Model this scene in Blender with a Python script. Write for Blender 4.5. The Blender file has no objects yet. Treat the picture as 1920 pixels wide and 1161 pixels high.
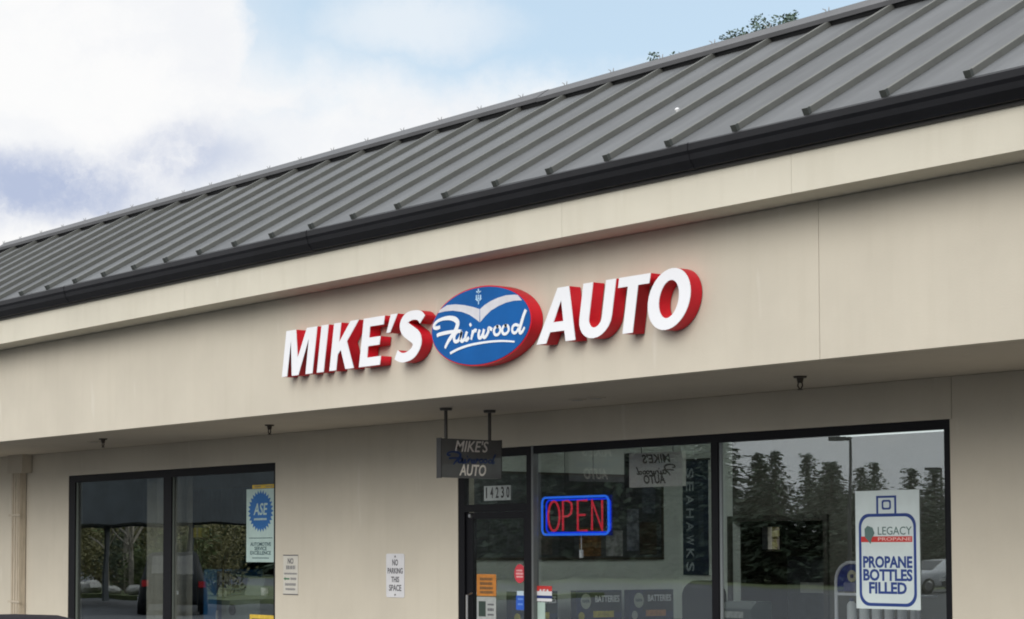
import bpy, bmesh, math, random
from mathutils import Vector, Matrix
R = math.radians
sc = bpy.context.scene
col = sc.collection

# ------------------------------------------------------------------ camera
cam_d = bpy.data.cameras.new("camera")
cam = bpy.data.objects.new("camera", cam_d)
col.objects.link(cam)
cam.location = (16.05, -10.70, 1.72)
cam.rotation_euler = (R(90 + 3.013), 0, R(54.23))
cam_d.sensor_width = 36
cam_d.lens = 71.25
cam_d.shift_x = 0.1354
cam_d.shift_y = 0.1315
cam_d.clip_start = 0.1
cam_d.clip_end = 3000
sc.camera = cam

# ------------------------------------------------------------------ exposure
vs = sc.view_settings
sc.display_settings.display_device = 'sRGB'
vs.view_transform = 'Standard'
vs.look = 'None'
vs.gamma = 1
vs.use_curve_mapping = False
vs.exposure = 0.45
sc.cycles.use_denoising = True
sc.cycles.filter_width = 1.9
sc.cycles.max_bounces = 8
sc.cycles.transparent_max_bounces = 24
sc.cycles.caustics_reflective = False
sc.cycles.caustics_refractive = False

# ------------------------------------------------------------------ sky
SUN_EL = R(27)
sun_to = Vector((0.45, -1.0, 0)).normalized() * math.cos(SUN_EL) + Vector((0, 0, math.sin(SUN_EL)))
SUN_ROT = math.atan2(sun_to.x, sun_to.y)
w = bpy.data.worlds.new("World")
sc.world = w
w.use_nodes = True
nt = w.node_tree
nt.nodes.clear()


def N(tree, kind, **kw):
    n = tree.nodes.new(kind)
    for k, v in kw.items():
        if k == 'ins':
            for i, val in v.items():
                n.inputs[i].default_value = val
        else:
            setattr(n, k, v)
    return n


def math_node(tree, op, a, b=None, c=None, clamp=False):
    n = tree.nodes.new('ShaderNodeMath')
    n.operation = op
    n.use_clamp = clamp
    for i, v in enumerate((a, b, c)):
        if v is None:
            continue
        if isinstance(v, (int, float)):
            n.inputs[i].default_value = v
        else:
            tree.links.new(v, n.inputs[i])
    return n.outputs[0]


def smooth(tree, v, lo, hi, out_lo=0.0, out_hi=1.0):
    n = tree.nodes.new('ShaderNodeMapRange')
    n.interpolation_type = 'SMOOTHSTEP'
    tree.links.new(v, n.inputs[0])
    n.inputs[1].default_value = lo
    n.inputs[2].default_value = hi
    n.inputs[3].default_value = out_lo
    n.inputs[4].default_value = out_hi
    return n.outputs[0]


def mixc(tree, fac, a, b):
    n = tree.nodes.new('ShaderNodeMix')
    n.data_type = 'RGBA'
    for sock, v in ((n.inputs[0], fac), (n.inputs[6], a), (n.inputs[7], b)):
        if isinstance(v, (int, float)):
            sock.default_value = v
        elif isinstance(v, tuple):
            sock.default_value = v if len(v) == 4 else (*v, 1)
        else:
            tree.links.new(v, sock)
    return n.outputs[2]


sky = N(nt, 'ShaderNodeTexSky', sky_type='NISHITA', sun_disc=False)
sky.sun_elevation = SUN_EL
sky.sun_rotation = SUN_ROT
sky.air_density = 1.0
sky.dust_density = 1.5
tc = N(nt, 'ShaderNodeTexCoord')
nrm = N(nt, 'ShaderNodeVectorMath', operation='NORMALIZE')
nt.links.new(tc.outputs['Generated'], nrm.inputs[0])
# billow distortion of the view direction
warp = N(nt, 'ShaderNodeTexNoise', ins={'Scale': 16.0, 'Detail': 9.0, 'Roughness': 0.66})
nt.links.new(nrm.outputs[0], warp.inputs['Vector'])
wsub = N(nt, 'ShaderNodeVectorMath', operation='SUBTRACT')
nt.links.new(warp.outputs['Color'], wsub.inputs[0])
wsub.inputs[1].default_value = (.5, .5, .5)
wscl = N(nt, 'ShaderNodeVectorMath', operation='SCALE')
nt.links.new(wsub.outputs[0], wscl.inputs[0])
wscl.inputs['Scale'].default_value = 0.045
wadd = N(nt, 'ShaderNodeVectorMath', operation='ADD')
nt.links.new(nrm.outputs[0], wadd.inputs[0])
nt.links.new(wscl.outputs[0], wadd.inputs[1])
DIRV = wadd.outputs[0]


def sky_dir(az, el):          # az: degrees left of the wall's inward normal (+Y)
    a, e = R(az), R(el)
    return Vector((-math.sin(a) * math.cos(e), math.cos(a) * math.cos(e), math.sin(e)))


def blob(az, el, saz, sel):   # soft elliptical patch of sky around a compass direction
    d0 = sky_dir(az, el)
    t_az = Vector((-math.cos(R(az)), -math.sin(R(az)), 0))
    t_el = t_az.cross(d0)
    if t_el.z < 0:
        t_el = -t_el
    acc = None
    sub = N(nt, 'ShaderNodeVectorMath', operation='SUBTRACT')
    nt.links.new(DIRV, sub.inputs[0])
    sub.inputs[1].default_value = d0
    for tv, s in ((t_az, saz), (t_el, sel)):
        dt = N(nt, 'ShaderNodeVectorMath', operation='DOT_PRODUCT')
        nt.links.new(sub.outputs[0], dt.inputs[0])
        dt.inputs[1].default_value = tv
        q = math_node(nt, 'DIVIDE', dt.outputs['Value'], R(s))
        q = math_node(nt, 'MULTIPLY', q, q)
        acc = q if acc is None else math_node(nt, 'ADD', acc, q)
    return math_node(nt, 'SQRT', acc)


# broken cloud cover everywhere: blue shows where the noise is low
cov = N(nt, 'ShaderNodeTexNoise', ins={'Scale': 2.2, 'Detail': 9.0, 'Roughness': 0.55})
mp = N(nt, 'ShaderNodeMapping', ins={'Scale': (1, 1, 2.4)})
nt.links.new(DIRV, mp.inputs[0])
nt.links.new(mp.outputs[0], cov.inputs['Vector'])
cloud = smooth(nt, cov.outputs['Fac'], 0.36, 0.50)
gap = smooth(nt, blob(48.0, 15.6, 12.5, 3.3), 0.55, 1.10, 1.0, 0.0)       # blue gap above the ridge
mass = smooth(nt, blob(66.6, 14.0, 9.0, 8.0), 0.90, 1.03, 1.0, 0.0)     # tall white cloud on the left
low = smooth(nt, blob(55.0, 9.8, 9.0, 3.2), 0.70, 1.25, 1.0, 0.0)      # bright cloud along the ridge
cloud = math_node(nt, 'MULTIPLY', cloud, math_node(nt, 'SUBTRACT', 1.0, gap))
cloud = math_node(nt, 'MAXIMUM', cloud, mass)
cloud = math_node(nt, 'MAXIMUM', cloud, math_node(nt, 'MULTIPLY', low, 0.95))
# grey-blue undersides
under = N(nt, 'ShaderNodeTexNoise', ins={'Scale': 3.1, 'Detail': 6.0, 'Roughness': 0.5})
mp2 = N(nt, 'ShaderNodeMapping', ins={'Location': (3.1, 1.7, 0.4), 'Scale': (1, 1, 2.6)})
nt.links.new(DIRV, mp2.inputs[0])
nt.links.new(mp2.outputs[0], under.inputs['Vector'])
shade = smooth(nt, under.outputs['Fac'], 0.55, 0.72, 0.0, 0.7)
dark1 = smooth(nt, blob(63.6, 9.9, 4.0, 1.25), 0.25, 1.3, 1.0, 0.0)
dark2 = smooth(nt, blob(59.6, 11.0, 2.5, 1.1), 0.2, 1.25, 0.75, 0.0)
clear = smooth(nt, blob(62.0, 14.0, 14.0, 7.0), 0.8, 1.1, 1.0, 0.0)
shade = math_node(nt, 'MULTIPLY', shade, math_node(nt, 'SUBTRACT', 1.0, clear))
brk = N(nt, 'ShaderNodeTexNoise', ins={'Scale': 17.0, 'Detail': 8.0, 'Roughness': 0.62})
nt.links.new(DIRV, brk.inputs['Vector'])
brk = smooth(nt, brk.outputs['Fac'], 0.36, 0.60, 0.15, 1.0)
shade = math_node(nt, 'MAXIMUM', shade, math_node(nt, 'MULTIPLY', brk, math_node(nt, 'MAXIMUM', dark1, dark2)))
wisp = smooth(nt, blob(53.2, 14.6, 3.4, 1.1), 0.2, 1.3, 0.55, 0.0)      # thin veil inside the blue gap
cloud = math_node(nt, 'MAXIMUM', cloud, wisp)
soft = N(nt, 'ShaderNodeTexNoise', ins={'Scale': 9.0, 'Detail': 8.0, 'Roughness': 0.62})
mp5 = N(nt, 'ShaderNodeMapping', ins={'Location': (1.3, 4.1, 2.2), 'Scale': (1, 1, 1.8)})
nt.links.new(DIRV, mp5.inputs[0])
nt.links.new(mp5.outputs[0], soft.inputs['Vector'])
cl_w = mixc(nt, smooth(nt, soft.outputs['Fac'], 0.40, 0.66, 0.0, 1.0), (7.15, 7.15, 7.15), (6.6, 6.7, 6.9))
cl_col = mixc(nt, shade, cl_w, (3.5, 4.0, 5.3))
# thin veil over the blue
veil = mixc(nt, 0.62, sky.outputs[0], (5.0, 6.2, 7.1))
skyc = mixc(nt, cloud, veil, cl_col)
# an overcast sky brightens towards the zenith
sepz = N(nt, 'ShaderNodeSeparateXYZ')
nt.links.new(nrm.outputs[0], sepz.inputs[0])
zen = smooth(nt, sepz.outputs[2], 0.25, 1.0, 1.0, 2.1)
zm = N(nt, 'ShaderNodeVectorMath', operation='SCALE')
nt.links.new(skyc, zm.inputs[0])
nt.links.new(zen, zm.inputs['Scale'])
skyc = zm.outputs[0]
bg = N(nt, 'ShaderNodeBackground', ins={'Strength': 0.1})
nt.links.new(skyc, bg.inputs[0])
wo = N(nt, 'ShaderNodeOutputWorld')
nt.links.new(bg.outputs[0], wo.inputs[0])

# ------------------------------------------------------------------ sun behind thin cloud
sl = bpy.data.lights.new("sun", 'SUN')
sl.energy = 1.5
sl.angle = R(40)
sl.color = (1.0, 0.96, 0.90)
so = bpy.data.objects.new("sun", sl)
col.objects.link(so)
so.rotation_euler = sun_to.to_track_quat('Z', 'Y').to_euler()

# ------------------------------------------------------------------ materials
MATS = {}


def mat(name, color, rough=0.6, metal=0.0, var=0.0, vscale=6.0, bump=0.0, bscale=200.0, spec=0.5, stretch=None, emit=None, coat=0.0):
    if name in MATS:
        return MATS[name]
    m = bpy.data.materials.new(name)
    m.use_nodes = True
    t = m.node_tree
    b = t.nodes['Principled BSDF']
    b.inputs['Base Color'].default_value = (*color, 1)
    b.inputs['Roughness'].default_value = rough
    b.inputs['Metallic'].default_value = metal
    b.inputs['Specular IOR Level'].default_value = spec
    if coat:
        b.inputs['Coat Weight'].default_value = coat
        b.inputs['Coat Roughness'].default_value = 0.05
    if emit:
        b.inputs['Emission Color'].default_value = (*emit[0], 1)
        b.inputs['Emission Strength'].default_value = emit[1]
    if var or bump:
        c = N(t, 'ShaderNodeTexCoord')
        vec = c.outputs['Object']
        if stretch:
            mpn = N(t, 'ShaderNodeMapping', ins={'Scale': stretch})
            t.links.new(vec, mpn.inputs[0])
            vec2 = mpn.outputs[0]
        else:
            vec2 = vec
        if var:
            nz = N(t, 'ShaderNodeTexNoise', ins={'Scale': vscale, 'Detail': 6.0, 'Roughness': 0.6})
            t.links.new(vec2, nz.inputs['Vector'])
            f = smooth(t, nz.outputs['Fac'], 0.3, 0.7)
            lo = tuple(max(0, x * (1 - var)) for x in color)
            hi = tuple(min(1, x * (1 + var)) for x in color)
            t.links.new(mixc(t, f, lo, hi), b.inputs['Base Color'])
        if bump:
            nz2 = N(t, 'ShaderNodeTexNoise', ins={'Scale': bscale, 'Detail': 3.0})
            t.links.new(vec, nz2.inputs['Vector'])
            bp = N(t, 'ShaderNodeBump', ins={'Strength': bump, 'Distance': 0.004})
            t.links.new(nz2.outputs['Fac'], bp.inputs['Height'])
            t.links.new(bp.outputs[0], b.inputs['Normal'])
    MATS[name] = m
    return m


def stucco(name, color, streak=0.10):
    """painted stucco: blotches, vertical rain streaks, fine grain"""
    m = bpy.data.materials.new(name)
    m.use_nodes = True
    t = m.node_tree
    b = t.nodes['Principled BSDF']
    b.inputs['Roughness'].default_value = 0.85
    b.inputs['Specular IOR Level'].default_value = 0.25
    c = N(t, 'ShaderNodeTexCoord')
    n1 = N(t, 'ShaderNodeTexNoise', ins={'Scale': 0.9, 'Detail': 6.0, 'Roughness': 0.6})
    t.links.new(c.outputs['Object'], n1.inputs['Vector'])
    mp_ = N(t, 'ShaderNodeMapping', ins={'Scale': (4.0, 4.0, 0.35)})
    t.links.new(c.outputs['Object'], mp_.inputs[0])
    n2 = N(t, 'ShaderNodeTexNoise', ins={'Scale': 1.6, 'Detail': 4.0, 'Roughness': 0.6})
    t.links.new(mp_.outputs[0], n2.inputs['Vector'])
    f1 = smooth(t, n1.outputs['Fac'], 0.3, 0.7)
    f2 = smooth(t, n2.outputs['Fac'], 0.45, 0.75)
    base = mixc(t, f1, tuple(x * 0.95 for x in color), tuple(min(1, x * 1.04) for x in color))
    dirty = mixc(t, math_node(t, 'MULTIPLY', f2, streak * 2.2), base, (color[0] * .72, color[1] * .70, color[2] * .64))
    # pale drip marks
    mp3_ = N(t, 'ShaderNodeMapping', ins={'Location': (7.3, 0, 2.0), 'Scale': (3.0, 3.0, 0.5)})
    t.links.new(c.outputs['Object'], mp3_.inputs[0])
    n4 = N(t, 'ShaderNodeTexNoise', ins={'Scale': 2.0, 'Detail': 2.0})
    t.links.new(mp3_.outputs[0], n4.inputs['Vector'])
    f4 = smooth(t, n4.outputs['Fac'], 0.66, 0.74, 0.0, 0.5)
    t.links.new(mixc(t, f4, dirty, (min(1, color[0] * 1.12), min(1, color[1] * 1.14), min(1, color[2] * 1.2))), b.inputs['Base Color'])
    n3 = N(t, 'ShaderNodeTexNoise', ins={'Scale': 60.0, 'Detail': 8.0, 'Roughness': 0.7})
    t.links.new(c.outputs['Object'], n3.inputs['Vector'])
    bp = N(t, 'ShaderNodeBump', ins={'Strength': 0.35, 'Distance': 0.004})
    t.links.new(n3.outputs['Fac'], bp.inputs['Height'])
    t.links.new(bp.outputs[0], b.inputs['Normal'])
    return m


def glass_mat(name, tint=(0.88, 0.92, 0.91), r0=0.06, gain=2.75):
    m = bpy.data.materials.new(name)
    m.use_nodes = True
    t = m.node_tree
    t.nodes.clear()
    g = N(t, 'ShaderNodeNewGeometry')
    dt = N(t, 'ShaderNodeVectorMath', operation='DOT_PRODUCT')
    t.links.new(g.outputs['Normal'], dt.inputs[0])
    t.links.new(g.outputs['Incoming'], dt.inputs[1])
    cth = math_node(t, 'ABSOLUTE', dt.outputs['Value'])
    p5 = math_node(t, 'POWER', math_node(t, 'SUBTRACT', 1.0, cth), 5.0)
    fac = math_node(t, 'MULTIPLY', math_node(t, 'ADD', math_node(t, 'MULTIPLY', p5, 1 - r0), r0), gain, clamp=True)
    tr = N(t, 'ShaderNodeBsdfTransparent')
    tr.inputs[0].default_value = (*[x ** 0.5 for x in tint], 1)
    gl = N(t, 'ShaderNodeBsdfGlossy')
    gl.inputs['Roughness'].default_value = 0.0
    gl.inputs[0].default_value = (0.9, 0.95, 0.96, 1)
    c = N(t, 'ShaderNodeTexCoord')                      # slight waviness of the panes
    n3 = N(t, 'ShaderNodeTexNoise', ins={'Scale': 0.8, 'Detail': 1.0})
    t.links.new(c.outputs['Object'], n3.inputs['Vector'])
    bp = N(t, 'ShaderNodeBump', ins={'Strength': 0.10, 'Distance': 0.02})
    t.links.new(n3.outputs['Fac'], bp.inputs['Height'])
    t.links.new(bp.outputs[0], gl.inputs['Normal'])
    mx = N(t, 'ShaderNodeMixShader')
    t.links.new(fac, mx.inputs[0])
    t.links.new(tr.outputs[0], mx.inputs[1])
    t.links.new(gl.outputs[0], mx.inputs[2])
    o = N(t, 'ShaderNodeOutputMaterial')
    t.links.new(mx.outputs[0], o.inputs[0])
    return m


def emis(name, color, strength):
    m = bpy.data.materials.new(name)
    m.use_nodes = True
    t = m.node_tree
    t.nodes.clear()
    e = N(t, 'ShaderNodeEmission')
    e.inputs[0].default_value = (*color, 1)
    e.inputs[1].default_value = strength
    o = N(t, 'ShaderNodeOutputMaterial')
    t.links.new(e.outputs[0], o.inputs[0])
    return m


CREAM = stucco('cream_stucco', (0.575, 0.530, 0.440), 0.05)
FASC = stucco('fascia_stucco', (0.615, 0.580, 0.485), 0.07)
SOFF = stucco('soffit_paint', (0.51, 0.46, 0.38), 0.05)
ROOF = mat('roof_metal', (0.112, 0.117, 0.121), 0.55, 0.0, 0.14, 1.5, spec=0.12, stretch=(3, .5, .5))
t_ = ROOF.node_tree
b_ = t_.nodes['Principled BSDF']
oi = N(t_, 'ShaderNodeObjectInfo')
src = b_.inputs['Base Color'].links[0].from_socket
tone = N(t_, 'ShaderNodeVectorMath', operation='SCALE')
t_.links.new(src, tone.inputs[0])
t_.links.new(smooth(t_, oi.outputs['Random'], 0, 1, 0.90, 1.08), tone.inputs['Scale'])
t_.links.new(tone.outputs[0], b_.inputs['Base Color'])
cc = N(t_, 'ShaderNodeTexCoord')                       # slight oil-canning of the sheet
nn = N(t_, 'ShaderNodeTexNoise', ins={'Scale': 2.2, 'Detail': 1.0})
t_.links.new(cc.outputs['Object'], nn.inputs['Vector'])
bb_ = N(t_, 'ShaderNodeBump', ins={'Strength': 0.5, 'Distance': 0.02})
t_.links.new(nn.outputs['Fac'], bb_.inputs['Height'])
t_.links.new(bb_.outputs[0], b_.inputs['Normal'])
RIB = mat('rib_metal', (0.128, 0.130, 0.120), 0.6, 0.0, 0.10, 3.0, spec=0.15)
CAPM = mat('ridge_cap_metal', (0.055, 0.055, 0.058), 0.5, 0.0, 0.15, 2.0)
GUT = mat('gutter_metal', (0.008, 0.008, 0.010), 0.45, 0.0, 0.2, 3.0, spec=0.3)
FRAME = mat('dark_bronze_frame', (0.005, 0.005, 0.007), 0.5, 0.0, 0.1, 10, spec=0.2)
GLASS = glass_mat('storefront_glass')
BLACK = mat('black_plastic', (0.012, 0.012, 0.013), 0.5, var=.1)
WHITE = mat('white_plastic', (0.80, 0.80, 0.80), 0.4, var=.03, vscale=3)
LETW = mat('letter_face_acrylic', (0.82, 0.83, 0.86), 0.30, var=.02, vscale=2)
LETR = mat('letter_return_red', (0.62, 0.013, 0.028), 0.45, var=.08, vscale=5, spec=.25)
BLUE = mat('logo_blue', (0.002, 0.095, 0.33), 0.45, var=.10, vscale=3, spec=.2)
WING = mat('wing_silver', (0.62, 0.62, 0.66), 0.35, var=.06, vscale=8)
PALE = mat('emblem_pale_blue', (0.45, 0.66, 0.85), 0.4, var=.2, vscale=30)
ASPH = mat('asphalt', (0.055, 0.058, 0.066), 0.85, var=.25, vscale=2, bump=.5, bscale=60)
CONC = mat('concrete', (0.30, 0.29, 0.27), 0.85, var=.12, vscale=3, bump=.3, bscale=80)
LINE = mat('road_paint', (0.72, 0.72, 0.70), 0.7, var=.15, vscale=5)
GRASS = mat('lawn', (0.085, 0.105, 0.035), 0.9, var=.35, vscale=1.5)
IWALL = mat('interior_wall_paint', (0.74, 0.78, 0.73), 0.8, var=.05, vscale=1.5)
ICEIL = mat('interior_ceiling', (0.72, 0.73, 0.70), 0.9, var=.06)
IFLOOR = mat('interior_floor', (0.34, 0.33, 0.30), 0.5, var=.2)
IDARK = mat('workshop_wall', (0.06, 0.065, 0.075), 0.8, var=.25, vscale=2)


# ------------------------------------------------------------------ mesh helpers
def box(bm, x0, x1, y0, y1, z0, z1, M=None):
    vs_ = [bm.verts.new((x, y, z)) for z in (z0, z1) for y in (y0, y1) for x in (x0, x1)]
    if M is not None:
        for v in vs_:
            v.co = M @ v.co
    for f in ((0, 2, 3, 1), (4, 5, 7, 6), (0, 1, 5, 4), (1, 3, 7, 5), (3, 2, 6, 7), (2, 0, 4, 6)):
        bm.faces.new([vs_[i] for i in f])
    return vs_


def cyl(bm, p0, p1, r0, r1=None, seg=10):
    r1 = r0 if r1 is None else r1
    p0, p1 = Vector(p0), Vector(p1)
    d = (p1 - p0).normalized()
    a = d.orthogonal().normalized()
    b = d.cross(a)
    ra, rb = [], []
    for i in range(seg):
        t = 2 * math.pi * i / seg
        o = a * math.cos(t) + b * math.sin(t)
        ra.append(bm.verts.new(p0 + o * r0))
        rb.append(bm.verts.new(p1 + o * r1))
    for i in range(seg):
        j = (i + 1) % seg
        bm.faces.new((ra[i], ra[j], rb[j], rb[i]))
    bm.faces.new(ra[::-1])
    bm.faces.new(rb)


def tube(bm, pts, r, seg=8, closed=False):
    pts = [Vector(p) for p in pts]
    n = len(pts)
    rings = []
    for i, p in enumerate(pts):
        a = pts[(i - 1) % n] if (closed or i > 0) else p
        b = pts[(i + 1) % n] if (closed or i < n - 1) else p
        d = (b - a).normalized()
        up = Vector((0, 1, 0)) if abs(d.y) < .9 else Vector((1, 0, 0))
        s = d.cross(up).normalized()
        u = s.cross(d)
        rr = r[i] if isinstance(r, (list, tuple)) else r
        rings.append([bm.verts.new(p + (s * math.cos(2 * math.pi * k / seg) + u * math.sin(2 * math.pi * k / seg)) * rr) for k in range(seg)])
    m = n if closed else n - 1
    for i in range(m):
        A, B = rings[i], rings[(i + 1) % n]
        for k in range(seg):
            bm.faces.new((A[k], A[(k + 1) % seg], B[(k + 1) % seg], B[k]))
    if not closed:
        bm.faces.new(rings[0][::-1])
        bm.faces.new(rings[-1])


def prism_x(bm, prof, x0, x1):       # (y, z) profile swept along X
    A = [bm.verts.new((x0, y, z)) for y, z in prof]
    B = [bm.verts.new((x1, y, z)) for y, z in prof]
    n = len(prof)
    for i in range(n):
        j = (i + 1) % n
        bm.faces.new((A[i], A[j], B[j], B[i]))
    bm.faces.new(A[::-1])
    bm.faces.new(B)


def link(name, me, m, parent=None):
    o = bpy.data.objects.new(name, me)
    col.objects.link(o)
    if m is not None and not me.materials:
        me.materials.append(m)
    if parent is not None:
        o.parent = parent
    return o


def obj(name, bm, m, parent=None, smooth_=False):
    bmesh.ops.recalc_face_normals(bm, faces=bm.faces)
    me = bpy.data.meshes.new(name)
    bm.to_mesh(me)
    bm.free()
    if smooth_:
        for p in me.polygons:
            p.use_smooth = True
    return link(name, me, m, parent)


def bxo(name, dims, m, parent=None, M=None):
    bm = bmesh.new()
    box(bm, *dims, M)
    return obj(name, bm, m, parent)


def tag(o, label=None, cat=None, group=None, kind=None):
    if label:
        o['label'] = label
    if cat:
        o['category'] = cat
    if group:
        o['group'] = group
    if kind:
        o['kind'] = kind
    return o


def thing(name, label, cat, loc=(0, 0, 0), rz=0.0, group=None):
    o = bpy.data.objects.new(name, None)
    o.empty_display_size = 0.1
    col.objects.link(o)
    o.location = loc
    o.rotation_euler = (0, 0, rz)
    return tag(o, label, cat, group)


def copy_tree(o, parent=None):
    c = o.copy()
    col.objects.link(c)
    c.parent = parent
    for ch in list(o.children):
        copy_tree(ch, c)
    return c


def flat_shape(loops, depth, front=0.0):
    """filled outline(s) in XZ -> mesh of given depth whose front face lies at y=front (facing -Y)"""
    cu = bpy.data.curves.new('outline', 'CURVE')
    cu.dimensions = '2D'
    cu.fill_mode = 'BOTH'
    cu.extrude = depth / 2
    for lp in loops:
        sp = cu.splines.new('POLY')
        sp.points.add(len(lp) - 1)
        for p, (x, z) in zip(sp.points, lp):
            p.co = (x, z, 0, 1)
        sp.use_cyclic_u = True
    return curve_to_mesh(cu, depth, front)


def curve_to_mesh(cu, depth, front):
    o = bpy.data.objects.new('outline', cu)
    col.objects.link(o)
    dg = bpy.context.evaluated_depsgraph_get()
    me = bpy.data.meshes.new_from_object(o.evaluated_get(dg))
    bpy.data.objects.remove(o)
    bpy.data.curves.remove(cu)
    # (x, y, z) -> (x, front + depth/2 - z, y)
    me.transform(Matrix(((1, 0, 0, 0), (0, 0, -1, front + depth / 2), (0, 1, 0, 0), (0, 0, 0, 1))))
    return me


def text_mesh(s, size, depth=0.001, front=0.0, bold=0.0, shear=0.0, align='CENTER', sx=1.0, spacing=1.0, width=None):
    cu = bpy.data.curves.new('text', 'FONT')
    cu.body = s
    cu.size = size
    cu.extrude = depth / 2
    cu.offset = bold
    cu.shear = shear
    cu.align_x = align
    cu.align_y = 'CENTER'
    cu.space_character = spacing
    cu.resolution_u = 3
    me = curve_to_mesh(cu, depth, front)
    if width:
        xs = [v.co.x for v in me.vertices]
        sx = width / (max(xs) - min(xs))
        cx = (max(xs) + min(xs)) / 2
        me.transform(Matrix.Translation((-cx, 0, 0)))
    if sx != 1.0:
        me.transform(Matrix.Diagonal((sx, 1, 1, 1)))
    return me


def put_text(parent, s, x, z, size, m, front, bold=0.0, shear=0.0, name='lettering', width=None, rz=0.0, spacing=1.0, ry=0.0, loc=None, mirror=False):
    me = text_mesh(s, size, 0.0012, 0.0, bold, shear, width=width, spacing=spacing)
    if mirror:
        me.transform(Matrix.Diagonal((-1, 1, 1, 1)))
        me.flip_normals()
    if ry:
        me.transform(Matrix.Rotation(ry, 4, 'Y'))
    o = link(name, me, m, parent)
    o.location = (x, front, z)
    return o


def ellipse(cx, cz, rx, rz, n=40, rev=False):
    p = [(cx + rx * math.cos(2 * math.pi * i / n), cz + rz * math.sin(2 * math.pi * i / n)) for i in range(n)]
    return p[::-1] if rev else p


def catmull(pts, k=5):
    out = []
    n = len(pts)
    for i in range(n - 1):
        p0, p1, p2, p3 = pts[max(i - 1, 0)], pts[i], pts[i + 1], pts[min(i + 2, n - 1)]
        for j in range(k):
            t = j / k
            out.append(tuple(0.5 * ((2 * p1[a]) + (-p0[a] + p2[a]) * t + (2 * p0[a] - 5 * p1[a] + 4 * p2[a] - p3[a]) * t * t + (-p0[a] + 3 * p1[a] - 3 * p2[a] + p3[a]) * t ** 3) for a in (0, 1)))
    out.append(pts[-1])
    return out


def stroke_outline(pts, wd, k=6):
    """closed outline of a centre line; wd: number or list of widths at the given points"""
    c = catmull(pts, k)
    n = len(c)
    L, Rr = [], []
    for i, p in enumerate(c):
        a, b = c[max(i - 1, 0)], c[min(i + 1, n - 1)]
        dx, dz = b[0] - a[0], b[1] - a[1]
        l = math.hypot(dx, dz) or 1
        if isinstance(wd, (list, tuple)):
            f = i / (n - 1) * (len(wd) - 1)
            q = min(int(f), len(wd) - 2)
            ww = wd[q] + (wd[q + 1] - wd[q]) * (f - q)
        else:
            ww = wd
        nx, nz = -dz / l * ww / 2, dx / l * ww / 2
        L.append((p[0] + nx, p[1] + nz))
        Rr.append((p[0] - nx, p[1] - nz))
    return L + Rr[::-1]


def stroke_ribbon(bm, pts, wd, y0, y1, k=6):
    """raised ribbon along a centre line, quads only, safe for loops that cross themselves"""
    o = stroke_outline(pts, wd, k)
    n = len(o) // 2
    L, Rr = o[:n], o[n:][::-1]
    ring = []
    for a, b in zip(L, Rr):
        ring.append((bm.verts.new((a[0], y0, a[1])), bm.verts.new((b[0], y0, b[1])), bm.verts.new((b[0], y1, b[1])), bm.verts.new((a[0], y1, a[1]))))
    for i in range(n - 1):
        for k2 in range(4):
            bm.faces.new((ring[i][k2], ring[i][(k2 + 1) % 4], ring[i + 1][(k2 + 1) % 4], ring[i + 1][k2]))
    bm.faces.new(ring[0][::-1])
    bm.faces.new(ring[-1])


def rounded_rect(x0, x1, z0, z1, r, n=6):
    out = []
    for cx, cz, a0 in ((x1 - r, z1 - r, 0), (x0 + r, z1 - r, 90), (x0 + r, z0 + r, 180), (x1 - r, z0 + r, 270)):
        for i in range(n + 1):
            a = R(a0 + 90 * i / n)
            out.append((cx + r * math.cos(a), cz + r * math.sin(a)))
    return out


# ================================================================== SETTING
def sheet(name, x0, x1, y0, y1, z, m, z0=None):
    bm = bmesh.new()
    if z0 is None:
        bm.faces.new([bm.verts.new(p) for p in ((x0, y0, z), (x1, y0, z), (x1, y1, z), (x0, y1, z))])
    else:
        box(bm, x0, x1, y0, y1, z0, z)
    return tag(obj(name, bm, m), kind='structure')


sheet('ground', -900, 900, -900, 900, -0.13, mat('earth', (0.09, 0.085, 0.06), .9, var=.3, vscale=.2))
sheet('parking_lot', -150, 150, -140, 0.02, -0.122, ASPH)
sheet('sidewalk', -20, 14.2, 0.15, 1.86, 0.0, CONC, -0.3)
# ================================================================== BUILDING
XL, XR = -20.0, 14.0
WY_, GY = 1.8725, 1.915       # wall face, glass plane
SOF, HEAD = 3.047, 2.725      # soffit height, window heads
bld = thing('commercial_building', 'cream stucco shop building with grey standing seam metal roof', 'building')


def bpart(name, dims, m=None, parent=None):
    return bxo(name, dims, m or CREAM, parent or bld)


# walls round the openings (left window, door with right window)
WB = 2.08
bpart('wall_panel', (XL, -8.394, WY_, WB, 0, SOF))
bpart('wall_panel', (-3.309, 0.049, WY_, WB, 0, SOF))
bpart('wall_panel', (6.134, XR, WY_, WB, 0, SOF))
bpart('wall_panel', (6.111, 6.1335, WY_ + .001, WB, 0, HEAD))
bpart('wall_panel', (0.0495, 6.128, WY_ + .0005, WB, HEAD, SOF))
bpart('wall_panel', (-8.3935, -3.3095, WY_ + .0005, WB, HEAD, SOF))
bpart('wall_panel', (-8.3935, -3.3095, WY_ + .0005, WB, 0, 0.35))
bpart('wall_panel', (XL, XL + .2, WB + .001, 9.5, 0, 4.5))
bpart('wall_panel', (XR - .2, XR, WB + .001, 9.5, 0, 4.5))
# rear wall with a small window to the yard
for d in ((XL, -3.05, 9.5, 9.7, 0, 4.5), (-2.70, XR, 9.5, 9.7, 0, 4.5), (-3.0499, -2.7001, 9.5, 9.7, 0, 1.72), (-3.0499, -2.7001, 9.5, 9.7, 2.06, 4.5)):
    bpart('rear_wall_panel', d)
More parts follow.
